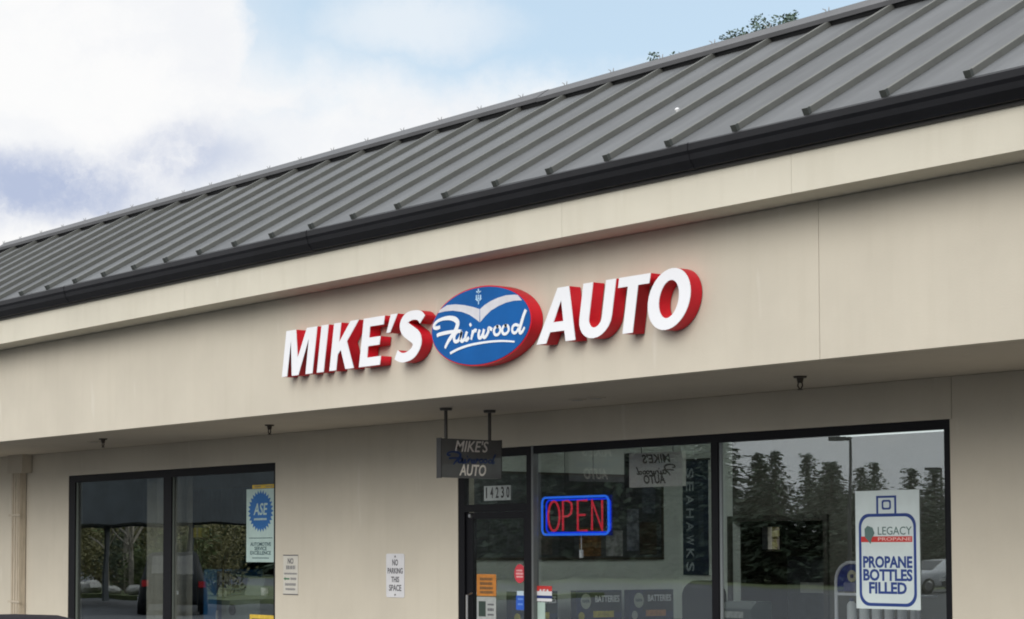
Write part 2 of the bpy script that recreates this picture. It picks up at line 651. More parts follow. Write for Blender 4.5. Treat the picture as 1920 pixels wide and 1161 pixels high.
# soffit, sign band, fascia
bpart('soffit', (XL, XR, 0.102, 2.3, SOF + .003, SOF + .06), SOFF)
JOINTS = [XL, 6.497, XR]
for a, b in zip(JOINTS[:-1], JOINTS[1:]):
    bpart('sign_band_panel', (a + .0025, b - .0025, 0.0, 0.10, SOF, 4.158), CREAM)
bpart('joint_backer', (6.40, 6.60, 0.02, 0.098, SOF + .004, 4.15), mat('joint_sealant', (0.30, 0.27, 0.23), .8))
FJ = [XL, -7.2, -1.6, 4.174, 6.556, 12.4, XR]
for a, b in zip(FJ[:-1], FJ[1:]):
    bpart('fascia_panel', (a + .0015, b - .0015, -0.332, 0.099, 4.162, 4.50), FASC)
bpart('fascia_backer', (XL, XR, -0.325, 0.09, 4.17, 4.49), mat('joint_sealant', (0.3, 0.27, 0.23), .8))
bpart('wall_joint_backer', (6.10, 6.16, WY_ + .012, 2.0, HEAD + .01, SOF), mat('joint_sealant', (0.3, 0.27, 0.23), .8))
# gutter
bm = bmesh.new()
prism_x(bm, [(-.334, 4.640), (-.334, 4.462), (-.395, 4.462), (-.405, 4.478), (-.440, 4.520), (-.448, 4.560), (-.462, 4.585), (-.462, 4.632), (-.452, 4.642), (-.440, 4.636), (-.440, 4.60), (-.37, 4.60), (-.37, 4.640)], XL, XR)
gut = obj('gutter', bm, GUT, bld)
bm = bmesh.new()
prism_x(bm, [(-.3335, 4.459), (-.3335, 4.438), (-.352, 4.438), (-.356, 4.459)], XL, XR)
for gx in (-14.0, -8.9, -4.1, .7, 5.6, 10.4):
    bm2 = bmesh.new()
    prism_x(bm2, [(-.345, 4.4595), (-.397, 4.4595), (-.408, 4.476), (-.4435, 4.519), (-.4515, 4.559), (-.4655, 4.584), (-.4655, 4.634), (-.452, 4.6455), (-.440, 4.639), (-.440, 4.60), (-.345, 4.60)], gx, gx + .09)
    obj('gutter_joint', bm2, GUT, gut)
obj('drip_edge', bm, mat('drip_edge_metal', (0.05, 0.045, 0.04), .45), gut)
# roof: deck + panels + ribs + ridge cap
EY, EZ, RY, RZ = -0.425, 4.652, 2.20, 6.135
sl_len = math.hypot(RY - EY, RZ - EZ)
sa = math.atan2(RZ - EZ, RY - EY)
uY, uZ = math.cos(sa), math.sin(sa)
nY, nZ = -math.sin(sa), math.cos(sa)


def rp(s, h):                       # point s up the slope, h off the slope -> (y, z)
    return (EY + uY * s + nY * h, EZ + uZ * s + nZ * h)


roof = None
bm = bmesh.new()
prism_x(bm, [rp(0.03, -.02), rp(sl_len, -.02), (2.9, 5.6), (2.9, 4.5), (-.30, 4.505)], XL, XR)
roof = obj('roof', bm, mat('roof_deck', (0.03, 0.03, 0.03), .8), bld)
bpart('flat_roof', (XL, XR, 2.901, 9.5, 4.50, 4.60), mat('roof_membrane', (0.2, 0.2, 0.2), .9), bld)
SP = 0.6632
RX0 = 8.111
ks = [k for k in range(-9, 43) if XL + .1 < RX0 - SP * k < XR - .1]
rib_me = panel_me = cap_me = clip_me = None
random.seed(4)
for k in ks:
    x = RX0 - SP * k
    if panel_me is None:
        bm = bmesh.new()
        prism_x(bm, [rp(0, 0), rp(sl_len, 0), rp(sl_len, -.018), rp(0, -.018)], 0.0, SP - .002)
        o = obj('roof_panel', bm, ROOF, roof)
        panel_me = o.data
        bm = bmesh.new()
        prism_x(bm, [rp(.03, .001), rp(.03, .044), rp(sl_len - .03, .044), rp(sl_len - .03, .001)], -.019, .019)
        o2 = obj('roof_rib', bm, RIB, roof)
        rib_me = o2.data
        bm = bmesh.new()
        prism_x(bm, [rp(.0, .002), rp(.0, .050), rp(.0299, .050), rp(.0299, .002)], -.025, .025)
        o3 = obj('rib_end_cap', bm, mat('rib_cap_metal', (0.05, 0.055, 0.05), .5), roof)
        cap_me = o3.data
        bm = bmesh.new()
        for sx_ in (-.012, .012):
            tube(bm, [(sx_, RY - .02, 6.215), (sx_ * 1.6 - .01, RY - .01, 6.252), (sx_ * 3 - .035, RY, 6.272)], [.006, .005, .003], 5)
        o4 = obj('ridge_clip', bm, mat('clip_metal', (0.22, 0.22, 0.22), .5), roof)
        clip_me = o4.data
    else:
        o = link('roof_panel', panel_me, None, roof)
        o2 = link('roof_rib', rib_me, None, roof)
        o3 = link('rib_end_cap', cap_me, None, roof)
        o4 = link('ridge_clip', clip_me, None, roof)
    o.location.x = x + .001
    o.location.z = random.uniform(-.002, .002)
    o2.location.x = o3.location.x = x
    o4.location.x = x - .12 if x > -11 else x
    if x < -11.2:
        bpy.data.objects.remove(o4)
rc = 0
for a, b in ((-11.07, -5.0), (-4.998, 1.1), (1.102, 7.3), (7.302, XR)):
    bm = bmesh.new()
    p0 = rp(sl_len - .170, .048)
    pv = (p0[0], p0[1] + .040)
    prism_x(bm, [p0, pv, (RY - .02, RZ + .100), (RY + .0, RZ + .104), (RY + .10, RZ + .098), (RY + .28, RZ - .05), (RY + .27, RZ - .06), (RY + .05, RZ + .075), rp(sl_len - .155, .048)], a, b)
    cpo = obj('ridge_cap', bm, CAPM, roof)
    cpo.location.z = (0, .003, -.002, .002)[rc]
    rc += 1
bm = bmesh.new()
prism_x(bm, [rp(sl_len - .150, .003), rp(sl_len - .146, .043), rp(sl_len - .03, .043), rp(sl_len - .03, .003)], -11.0, XR)
obj('ridge_gap_shade', bm, BLACK, roof)  # black filler put in for the shade in the gap under the cap
# downspout on the left with elbow at the soffit
DS = mat('downspout_paint', (0.47, 0.41, 0.32), .6, var=.15, vscale=8, stretch=(8, 8, .6))
dsx, dsw = -9.78, 0.13
bm = bmesh.new()
box(bm, dsx - dsw, dsx + dsw, WY_ - .11, WY_ - .012, 0.1, 2.80)
dsp = obj('downspout', bm, DS, bld)
bm = bmesh.new()
for i in range(-1, 2):
    box(bm, dsx + i * .08 - .018, dsx + i * .08 + .018, WY_ - .122, WY_ - .1101, 0.1, 2.80)
obj('flute', bm, DS, dsp)
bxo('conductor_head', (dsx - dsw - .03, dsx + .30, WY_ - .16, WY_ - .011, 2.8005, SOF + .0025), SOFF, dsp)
for z in (1.0, 2.2):
    bxo('strap', (dsx - dsw - .05, dsx + dsw + .05, WY_ - .128, WY_ - .1225, z, z + .03), DS, dsp)

# ---- windows
FD0, FD1 = WY_ + .004, WY_ + .062


def fr_box(name, x0, x1, z0, z1, parent, m=None, y0=None, y1=None):
    return bxo(name, (x0, x1, FD0 if y0 is None else y0, FD1 if y1 is None else y1, z0, z1), m or FRAME, parent)


def pane(x0, x1, z0, z1, parent, nm='pane', y=None):
    yy = (GY if y is None else y)
    return bxo(nm, (x0, x1, yy, yy + .006, z0, z1), GLASS, parent)


bm = bmesh.new()
box(bm, -8.392, -8.215, FD0, FD1, .352, HEAD - .002)
box(bm, -3.345, -3.311, FD0, FD1, .352, HEAD - .002)
box(bm, -8.2148, -3.3452, FD0, FD1, HEAD - .095, HEAD - .002)
box(bm, -8.2148, -3.3452, FD0, FD1, .352, .45)
wl = obj('window', bm, FRAME, bld)
wl['label'] = 'two-pane window beside the downspout'
fr_box('mullion', -5.86, -5.665, .4502, HEAD - .0952, wl)
pane(-8.214, -5.861, .451, HEAD - .096, wl)
pane(-5.664, -3.346, .451, HEAD - .096, wl)
bxo('glazing_bead', (-8.2147, -8.165, GY - .02, GY - .002, .451, HEAD - .096), mat('bead_metal', (0.10, 0.115, 0.10), .4), wl)
bxo('glazing_bead', (-5.6645, -5.635, GY - .02, GY - .002, .451, HEAD - .096), mat('bead_metal', (0.10, 0.115, 0.10), .4), wl)

# right window (two big panes) with frame
bm = bmesh.new()
box(bm, 6.052, 6.109, FD0, FD1, .002, HEAD - .002)
box(bm, 1.2205, 6.0518, FD0, FD1, HEAD - .075, HEAD - .002)
box(bm, 1.2205, 6.0518, FD0, FD1, .10, .22)
wr = obj('window', bm, FRAME, bld)
wr['label'] = 'wide two-pane window right of the door'
fr_box('mullion', 3.575, 3.655, .2202, HEAD - .0752, wr)
pane(1.222, 3.574, .221, HEAD - .076, wr)
pane(3.656, 6.051, .221, HEAD - .076, wr)
bxo('glazing_bead', (3.656, 3.682, GY - .02, GY - .002, .221, HEAD - .076), mat('bead_metal2', (0.20, 0.22, 0.23), .4), wr)
# door with transom
bm = bmesh.new()
box(bm, .051, .150, FD0, FD1, .002, HEAD - .002)
box(bm, 1.11, 1.19, FD0, FD1, .002, HEAD - .002)
box(bm, .1502, 1.1098, FD0, FD1, HEAD - .085, HEAD - .002)
box(bm, .1502, 1.1098, FD0, FD1, 2.105, 2.178)
dr = obj('door', bm, FRAME, bld)
dr['label'] = 'glass shop door with transom in dark frame'
bxo('mullion_strip', (1.1905, 1.2195, WY_ - .004, FD1, .1, HEAD - .002), mat('bead_metal3', (0.12, 0.13, 0.13), .4), dr)
bm = bmesh.new()
box(bm, .158, .262, GY - .02, GY + .026, .03, 2.098)
box(bm, 1.045, 1.104, GY - .02, GY + .026, .03, 2.098)
box(bm, .2622, 1.0448, GY - .02, GY + .026, 2.035, 2.098)
box(bm, .2622, 1.0448, GY - .02, GY + .026, .03, .28)
lf = obj('door_leaf', bm, FRAME, dr)
pane(.263, 1.044, .281, 2.034, dr, 'door_pane')
pane(.151, 1.109, 2.179, HEAD - .086, dr, 'transom_pane')
bm = bmesh.new()
tube(bm, [(.24, GY - .02, 1.0), (.24, GY - .08, 1.02), (.24, GY - .08, 1.28), (.24, GY - .02, 1.30)], .012, 8)
obj('door_pull', bm, mat('brushed_steel', (.5, .5, .5), .3, 1.0), dr)
bm = bmesh.new()
cyl(bm, (.235, GY - .021, 2.068), (.235, GY - .045, 2.068), .022, .018, 12)
obj('pivot_cover', bm, mat('brushed_steel', (.5, .5, .5), .3, 1.0), dr)

# interior shell
bpart('interior_floor', (-15.6, 12, WB + .001, 9.49, -.06, 0.0), IFLOOR)
bpart('interior_ceiling', (-15.6, 12, WB + .001, 9.49, 3.0, 3.04), ICEIL)
bpart('interior_wall', (-1.12, -1.0, WB + .001, 6.0, 0.001, 2.999), IWALL)           # side wall of the shop
bpart('interior_wall', (-1.12, -0.18, 6.001, 6.12, 0.001, 2.999), IWALL)
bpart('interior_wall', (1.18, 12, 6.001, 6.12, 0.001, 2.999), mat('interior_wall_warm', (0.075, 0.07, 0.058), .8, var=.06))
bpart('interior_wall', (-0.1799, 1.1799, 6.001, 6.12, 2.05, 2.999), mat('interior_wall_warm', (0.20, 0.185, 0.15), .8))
bpart('interior_wall', (8.2, 8.3, WB + .001, 6.0, 0.001, 2.999), IWALL)
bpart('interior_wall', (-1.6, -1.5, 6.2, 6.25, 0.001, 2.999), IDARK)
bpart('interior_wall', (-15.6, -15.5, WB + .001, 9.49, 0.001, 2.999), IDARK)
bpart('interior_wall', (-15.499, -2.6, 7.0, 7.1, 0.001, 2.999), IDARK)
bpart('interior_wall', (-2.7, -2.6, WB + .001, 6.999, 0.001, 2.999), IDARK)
# door frame of the back room
bm = bmesh.new()
box(bm, -.24, -.1801, 5.97, 6.0, .001, 2.11)
box(bm, 1.1801, 1.24, 5.97, 6.0, .001, 2.11)
box(bm, -.18, 1.18, 5.97, 6.0, 2.0501, 2.11)
obj('inner_door_frame', bm, mat('dark_wood_trim', (0.035, 0.03, 0.025), .6), bld)
# small rear window frame
bm = bmesh.new()
for d in ((-3.049, -3.03, 9.49, 9.6, 1.721, 2.059), (-2.72, -2.701, 9.49, 9.6, 1.721, 2.059), (-3.029, -2.721, 9.49, 9.6, 1.721, 1.74), (-3.029, -2.721, 9.49, 9.6, 2.04, 2.059)):
    box(bm, *d)
rw = obj('rear_window_frame', bm, FRAME, bld)
# ================================================================== WALL SIGN
BASE, HGT, SHR = 3.377, 0.434, 0.178
DXF = -0.024
FY = -0.131                     # plane of the letter faces


def sheared(lp, u0):
    return [(u0 + DXF + x + SHR * HGT * v, BASE + HGT * v) for x, v in lp]


def s_shape():
    c = [(.335, .80), (.285, .885), (.20, .915), (.11, .88), (.068, .775), (.10, .66), (.185, .555), (.265, .455), (.295, .32), (.25, .165), (.155, .088), (.07, .095), (.0, .16)]
    m = [(x, v * HGT) for x, v in c]
    o = stroke_outline(m, [.088, .083, .080, .095, .115, .122, .125, .125, .122, .105, .085, .080, .085], 5)
    return [(x, z / HGT) for x, z in o]


def u_shape():
    w_ = .375
    out = [(0, 1), (0, .36)]
    for i in range(1, 12):
        a = math.pi + math.pi * i / 12
        out.append((w_ / 2 + w_ / 2 * math.cos(a), .36 + .37 * math.sin(a)))
    out += [(w_, .36), (w_, 1), (w_ - .112, 1), (w_ - .112, .36)]
    for i in range(1, 10):
        a = -math.pi * i / 10
        out.append((w_ / 2 + (w_ / 2 - .112) * math.cos(a), .36 + .18 * math.sin(a)))
    out += [(.112, .36), (.112, 1)]
    return out


LET = [
    ('M', -.093, [[(0, 0), (.092, 0), (.098, .76), (.172, 0), (.284, 0), (.402, .76), (.405, 0), (.521, 0), (.521, 1), (.350, 1), (.242, .37), (.165, 1), (0, 1)]]),
    ('I', .501, [[(0, 0), (.113, 0), (.113, 1), (0, 1)]]),
    ('K', .707, [[(0, 0), (.110, 0), (.110, .33), (.152, .42), (.258, 0), (.391, 0), (.236, .585), (.392, 1), (.262, 1), (.118, .60), (.110, .57), (.110, 1), (0, 1)]]),
    ('E', 1.178, [[(0, 0), (.322, 0), (.322, .18), (.112, .18), (.112, .415), (.285, .415), (.285, .59), (.112, .59), (.112, .82), (.318, .82), (.318, 1), (0, 1)]]),
    ("'", 1.580, [[(-.028, .635), (.028, .635), (.108, 1), (.010, 1)]]),
    ('S', 1.732, [s_shape()]),
    ('A', 3.652, [[(0, 0), (.117, 0), (.150, .20), (.322, .20), (.352, 0), (.469, 0), (.318, 1), (.182, 1)], [(.176, .375), (.243, .76), (.297, .375)]]),
    ('U', 4.141, [u_shape()]),
    ('T', 4.553, [[(.109, 0), (.223, 0), (.223, .825), (.345, .825), (.345, 1), (0, 1), (0, .825), (.109, .825)]]),
    ('O', 4.907, [ellipse(.2235, .5, .2235, .525, 36), ellipse(.2235, .5, .105, .325, 30)]),
]
NAMES = {"'": 'apostrophe'}
WHERE = {'M': 'first of the sign word left of the oval', 'I': 'between the M and the K', 'K': 'between the I and the E', 'E': 'beside the raised apostrophe', "'": 'between the E and the S', 'S': 'touching the left of the blue oval', 'A': 'just right of the blue oval', 'U': 'between the A and the T', 'T': 'between the U and the O', 'O': 'last of the sign'}
for ch, u0, loops in LET:
    wl_ = [sheared(lp, u0) for lp in loops]
    cx = sum(p[0] for p in wl_[0]) / len(wl_[0])
    loc = [[(x - cx, z - BASE) for x, z in lp] for lp in wl_]
    lab = ('white apostrophe with red sides ' if ch == "'" else 'white block letter %s with red sides ' % ch) + WHERE[ch]
    t = thing('channel_letter', lab, 'sign letter', (cx, 0, BASE), 0, 'raised letters of the wall sign')
    link('return_can', flat_shape(loc, .114, -.124), LETR, t)
    link('letter_face', flat_shape(loc, .006, FY + .0005), LETW, t)
# ---- oval logo cabinet
OC = (2.895, 3.597)
ov = thing('oval_sign', 'blue oval logo sign with red rim, silver wings and white script lettering', 'sign', (OC[0], 0, OC[1]))
link('cabinet', flat_shape([ellipse(0, 0, .668, .333, 72)], .118, -.124), LETR, ov)
link('blue_face', flat_shape([ellipse(0, 0, .655, .322, 72)], .006, -.1305), BLUE, ov)
WLp = [(-.540, .186), (-.437, .216), (-.323, .212), (-.21, .195), (-.087, .167), (.003, .14), (.003, .03), (-.055, .065), (-.132, .105), (-.233, .139), (-.358, .162), (-.472, .166), (-.565, .160)]
WRp = [(.011, .139), (.067, .166), (.154, .193), (.252, .211), (.348, .22), (.454, .215), (.500, .207), (.555, .158), (.454, .165), (.348, .159), (.251, .141), (.154, .113), (.077, .073), (.011, .029)]
link('wing', flat_shape([WLp], .003, -.1325), WING, ov)
link('wing', flat_shape([WRp], .003, -.1326), WING, ov)
SCR = [
    ([(-.536, .038), (-.577, .032), (-.615, .04), (-.617, .062), (-.571, .09), (-.495, .104), (-.403, .103), (-.329, .085), (-.292, .054), (-.301, .016), (-.335, -.023), (-.381, -.062), (-.425, -.1), (-.467, -.150)], [.024, .027, .027, .024, .022, .025, .032, .038, .040, .038, .034, .032, .028, .020]),
    ([(-.579, -.034), (-.542, -.025), (-.45, -.019), (-.33, -.017)], [.024, .026, .026, .022]),
    ([(-.239, -.028), (-.284, -.021), (-.324, -.042), (-.341, -.079), (-.324, -.105), (-.285, -.102), (-.254, -.069), (-.234, -.029), (-.247, -.066), (-.247, -.101), (-.223, -.11), (-.2, -.095)], .030),
    ([(-.164, -.035), (-.183, -.072), (-.187, -.099), (-.164, -.105), (-.139, -.086)], .030),
    ([(-.126, .012), (-.108, .024)], .030),
    ([(-.086, -.028), (-.092, -.062), (-.107, -.108)], .025),
    ([(-.100, -.082), (-.082, -.050), (-.055, -.033), (-.036, -.042)], .030),
    ([(.008, -.034), (-.008, -.070), (-.002, -.100), (.024, -.100), (.052, -.068), (.066, -.034)], .029),
    ([(.066, -.034), (.052, -.072), (.058, -.100), (.084, -.100), (.118, -.066), (.126, -.032), (.145, -.036), (.172, -.048)], .029),
    ([(.256, -.027), (.213, -.034), (.194, -.063), (.209, -.092), (.248, -.095), (.277, -.07), (.272, -.039), (.245, -.026), (.225, -.03)], .024),
    ([(.363, -.029), (.32, -.035), (.302, -.066), (.316, -.094), (.355, -.096), (.386, -.072), (.378, -.04), (.352, -.028), (.332, -.032)], .024),
    ([(.521, -.051), (.479, -.034), (.442, -.044), (.431, -.077), (.45, -.099), (.484, -.095), (.521, -.058)], .024),
    ([(.605, .076), (.573, .025), (.542, -.04), (.524, -.085), (.534, -.107), (.562, -.096), (.588, -.064)], [.026, .027, .027, .025, .023, .021, .016]),
    ([(-.395, -.2), (-.268, -.17), (-.1, -.15), (.12, -.145), (.303, -.153), (.46, -.172)], [.022, .021, .020, .018, .016, .014]),
]
SCRW = mat('script_white', (0.80, 0.82, 0.84), .4, var=.02)
bm = bmesh.new()
for i, (pts, wd) in enumerate(SCR[:-1]):
    wd = [q * 1.2 for q in wd] if isinstance(wd, list) else wd
    stroke_ribbon(bm, pts, wd, -.1345 - i * .00006, -.1304)
obj('script_lettering', bm, SCRW, ov)
bm = bmesh.new()
stroke_ribbon(bm, *SCR[-1], -.1345, -.1304)
obj('underline', bm, SCRW, ov)
bm = bmesh.new()
for pts, wd in (([(-.038, .292), (-.010, .282), (.022, .288)], .010), ([(-.010, .312), (-.010, .272)], .012), ([(-.036, .262), (-.034, .232), (-.022, .212)], .014), ([(.018, .258), (.017, .230), (.006, .210)], .014), ([(-.010, .262), (-.009, .238), (-.009, .222)], .012), ([(-.009, .214), (-.009, .180)], .010), ([(-.048, .228), (-.036, .222)], .009), ([(.030, .226), (.018, .220)], .009)):
    stroke_ribbon(bm, pts, wd, -.1342, -.1304, 3)
obj('crest', bm, PALE, ov)

# ================================================================== UNDER THE SOFFIT
BX = 1.20
bs = thing('hanging_sign', 'dark grey blade sign hung from two rods under the soffit', 'sign', (BX, 0, 0))
DG = mat('sign_panel_dark', (0.085, 0.085, 0.082), .32, var=.1)
bxo('panel', (-.062, 0, .775, 1.492, 2.40, 2.762), DG, bs)
for d in ((-.066, .003, .768, .7749, 2.394, 2.768), (-.066, .003, 1.4921, 1.499, 2.394, 2.768)):
    bxo('edge_trim', d, mat('sign_edge', (0.03, 0.03, 0.03), .5), bs)
for yy in (.852, 1.375):
    bm = bmesh.new()
    cyl(bm, (-.03, yy, 2.762), (-.03, yy, SOF + .001), .016)
    rod = obj('rod', bm, mat('rod_metal', (0.05, 0.045, 0.04), .5), bs)
    bm = bmesh.new()
    cyl(bm, (-.03, yy, SOF - .022), (-.03, yy, SOF + .002), .055, .06, 14)
    obj('flange', bm, mat('rod_metal', (0.05, 0.045, 0.04), .5), rod)


def side_text(s, y, z, size, m, bold, shear, width, parent, name='lettering'):
    me = text_mesh(s, size, .0015, 0, bold, shear, width=width)
    me.transform(Matrix.Rotation(R(90), 4, 'Z'))
    o = link(name, me, m, parent)
    o.location = (.0022, y, z)
    return o


TXG = mat('sign_text_grey', (0.62, 0.58, 0.54), .6)
side_text("MIKE'S", 1.135, 2.690, .145, TXG, .0015, .25, .40, bs)
side_text("AUTO", 1.145, 2.468, .145, mat('sign_text_pale', (0.80, 0.76, 0.68), .6), .003, .2, .32, bs)
bm = bmesh.new()
NAVY = mat('script_navy', (0.010, 0.028, 0.10), .5)
for i, (pts, wd) in enumerate(SCR[:-1]):
    p2 = [(x * .47, z * .47) for x, z in pts]
    w2 = [q * .62 for q in wd] if isinstance(wd, list) else wd * .62
    stroke_ribbon(bm, p2, w2, -.0022 - i * .00004, .0)
o = obj('script_lettering', bm, NAVY, bs)
o.rotation_euler.z = R(90)
o.location = (.0005, 1.135, 2.592)
# sprinkler heads
SPK = mat('sprinkler_bronze', (0.045, 0.035, 0.025), .45, .3)
first = None
for x, y, lab in ((-5.30, .73, 'small dark sprinkler head in the soffit above the left window'), (-1.92, .895, 'small dark sprinkler head in the soffit between window and hanging sign'), (5.46, .937, 'dark sprinkler head in the soffit above the right window pane')):
    if first is None:
        first = thing('sprinkler_head', lab, 'sprinkler', (x, y, SOF), 0, 'sprinkler heads under the soffit')
        bm = bmesh.new()
        cyl(bm, (0, 0, .002), (0, 0, -.012), .052, .048, 14)
        obj('escutcheon', bm, SPK, first)
        bm = bmesh.new()
        cyl(bm, (0, 0, -.012), (0, 0, -.05), .028, .020, 10)
        tube(bm, [(.018, 0, -.048), (.024, 0, -.072), (.004, 0, -.098)], .006, 6)
        tube(bm, [(-.018, 0, -.048), (-.024, 0, -.072), (-.004, 0, -.098)], .006, 6)
        obj('body', bm, SPK, first)
        bm = bmesh.new()
        cyl(bm, (0, 0, -.098), (0, 0, -.103), .022, .022, 10)
        obj('deflector', bm, SPK, first)
        t = first
    else:
        t = copy_tree(first)
        t.location = (x, y, SOF)
        tag(t, lab)
# shallow recessed lights in the soffit
first = None
for x, y, lab in ((2.70, 1.12, 'shallow round soffit light just right of the hanging sign rods'), (2.95, 1.12, 'shallow round soffit light second from the hanging sign'), (-5.95, .95, 'shallow round soffit light left of the leftmost sprinkler head')):
    if first is None:
        first = thing('soffit_light', lab, 'ceiling light', (x, y, SOF), 0, 'round lights in the soffit')
        bm = bmesh.new()
        cyl(bm, (0, 0, .002), (0, 0, -.008), .085, .078, 20)
        obj('trim_ring', bm, SOFF, first)
        bm = bmesh.new()
        cyl(bm, (0, 0, -.0082), (0, 0, -.012), .05, .05, 16)
        obj('lens', bm, mat('dull_lens', (.35, .34, .30), .5), first)
        t = first
    else:
        t = copy_tree(first)
        t.location = (x, y, SOF)
        tag(t, lab)
# white scrap on the roof
yz = rp(1.05, .0)
bm = bmesh.new()
bmesh.ops.create_icosphere(bm, subdivisions=2, radius=.019)
for v in bm.verts:
    v.co *= random.uniform(.75, 1.2)
o = obj('litter_scrap', bm, WHITE)
o.location = (4.62, yz[0], yz[1] + .024)
tag(o, 'tiny white scrap lying on the metal roof', 'litter')

# ================================================================== WALL SIGNS
INK = mat('sign_ink', (0.10, 0.10, 0.11), .7)
INKG = mat('sign_ink_green', (0.05, 0.16, 0.08), .7)
SIGNW = mat('sign_white', (0.66, 0.66, 0.68), .5, var=.04, vscale=8)
SIGNC = mat('sign_cream', (0.58, 0.56, 0.50), .5, var=.05, vscale=8)


def bars(parent, rows, m, front, name='print_line'):
    """rows of unreadable small print: x0, x1, z, height"""
    bm_ = bmesh.new()
    rnd = random.Random(len(rows) * 7 + 1)
    for x0, x1, z, h in rows:
        x = x0
        while x < x1 - h * .4:
            ww = min(rnd.uniform(.5, 1.0) * h, x1 - x)
            box(bm_, x, x + ww * .78, front - .0008, front, z - h / 2 * rnd.uniform(.8, 1), z + h / 2 * rnd.uniform(.8, 1))
            x += ww
    return tag(obj(name, bm_, m, parent), kind='stuff')


ps = thing('wall_sign', 'white sign reading NO PARKING THIS SPACE on the stucco pier', 'sign', (-1.004, WY_, 1.463))
link('plate', flat_shape([rounded_rect(-.160, .160, -.228, .228, .022)], .004, -.006), SIGNW, ps)
for s, z, sz, wd in (('NO', .132, .088, .10), ('PARKING', .046, .080, .265), ('THIS', -.044, .080, .140), ('SPACE', -.132, .088, .215)):
    put_text(ps, s, 0, z, sz, INK, -.0072, .002, width=wd)
for z in (.197, -.200):
    bm = bmesh.new()
    cyl(bm, (0, -.0062, z), (0, -.011, z), .011, .009, 10)
    obj('bolt', bm, mat('bolt_grey', (.25, .25, .25), .4, .6), ps)
ps = thing('wall_sign', 'smaller cream sign with NO in large print right next to the left window', 'sign', (-2.983, WY_, 1.452))
link('plate', flat_shape([rounded_rect(-.148, .148, -.222, .222, .012)], .004, -.006), SIGNC, ps)
bxo('edge', (-.150, .150, -.008, -.0061, .213, .224), INK, ps)
bxo('edge', (-.150, .150, -.008, -.0061, -.224, -.214), INK, ps)
put_text(ps, 'NO', 0, .150, .085, INK, -.0072, .002, width=.115)
bars(ps, [(-.09, .10, .082, .045), (-.13, .13, .012, .022), (.0, .12, -.045, .030), (-.11, .11, -.108, .032), (-.10, .10, -.162, .026)], mat('faded_print', (.22, .22, .22), .7), -.0062)
link('green_arrow', flat_shape([[(-.140, -.045), (-.105, -.025), (-.105, -.037), (-.02, -.037), (-.02, -.055), (-.105, -.055), (-.105, -.066)]], .001, -.0072), INKG, ps)

# ================================================================== ON THE GLASS
GI = GY - .004      # just outside the pane


def sheet_on_glass(name, label, cat, x0, x1, z0, z1, m, y=GY - .0035):
    t_ = thing(name, label, cat, ((x0 + x1) / 2, y, (z0 + z1) / 2))
    hx, hz = (x1 - x0) / 2, (z1 - z0) / 2
    bxo('paper', (-hx, hx, 0, .003, -hz, hz), m, t_)
    return t_, hx, hz


# certification poster
t, hx, hz = sheet_on_glass('poster', 'pale green poster with blue cogged ASE emblem in the left window', 'poster', -3.985, -3.372, 1.59, 2.435, mat('poster_pale', (0.42, 0.55, 0.52), .5, var=.06))
gear = []
for i in range(56):
    a = 2 * math.pi * i / 56
    rr = 1.0 if i % 2 == 0 else .82
    gear.append((0.272 * rr * math.cos(a), .165 + .245 * rr * math.sin(a)))
ABLUE = mat('emblem_blue', (0.012, 0.12, 0.36), .5, var=.08)
link('gear_emblem', flat_shape([gear], .0012, -.0013), ABLUE, t)
put_text(t, 'ASE', 0, .180, .19, mat('poster_pale', (.4, .5, .5)), -.0026, .003, .2, width=.30)
bars(t, [(-.14, .14, .072, .026)], mat('poster_pale', (.4, .5, .5)), -.0014)
GRN = mat('poster_ink', (0.05, 0.10, 0.11), .6)
for s, z, wd in (('AUTOMOTIVE', -.218, .44), ('SERVICE', -.268, .26), ('EXCELLENCE', -.318, .44)):
    put_text(t, s, 0, z, .058, GRN, -.0013, .0015, width=wd)
bars(t, [(-.25, .25, -.145, .010), (-.18, .18, -.375, .012)], GRN, -.0001)
YEL = mat('yellow_paper', (0.62, 0.43, 0.05), .6, var=.2, vscale=12)
t, hx, hz = sheet_on_glass('paper_strip', 'narrow yellow strip above the cogged emblem poster', 'label', -3.86, -3.38, 2.440, 2.482, YEL)
bars(t, [(-.20, -.05, 0, .02), (.05, .2, 0, .02)], mat('tan_print', (.3, .25, .15), .6), -.0001)
t, hx, hz = sheet_on_glass('window_card', 'navy card with yellow border low in the left window', 'card', -3.905, -3.372, .62, .985, mat('navy_card', (.012, .018, .08), .5))
bm = bmesh.new()
for d in ((-hx, hx, -.002, -.0001, hz - .045, hz), (-hx, -hx + .045, -.002, -.0001, -hz, hz - .0451), (hx - .045, hx, -.002, -.0001, -hz, hz - .0451)):
    box(bm, *d)
obj('border', bm, YEL, t)

# propane poster
PW = mat('poster_white', (0.60, 0.68, 0.68), .45, var=.05, vscale=4)
PB = mat('poster_blue', (0.014, 0.045, 0.21), .5, var=.1)
t, hx, hz = sheet_on_glass('poster', 'white poster with blue gas bottle outline reading PROPANE BOTTLES FILLED', 'poster', 5.142, 5.780, 1.262, 2.196, PW)


def ring(outer, inner, name, m, front=-.0013):
    return link(name, flat_shape([outer, inner], .0012, front), m, t)


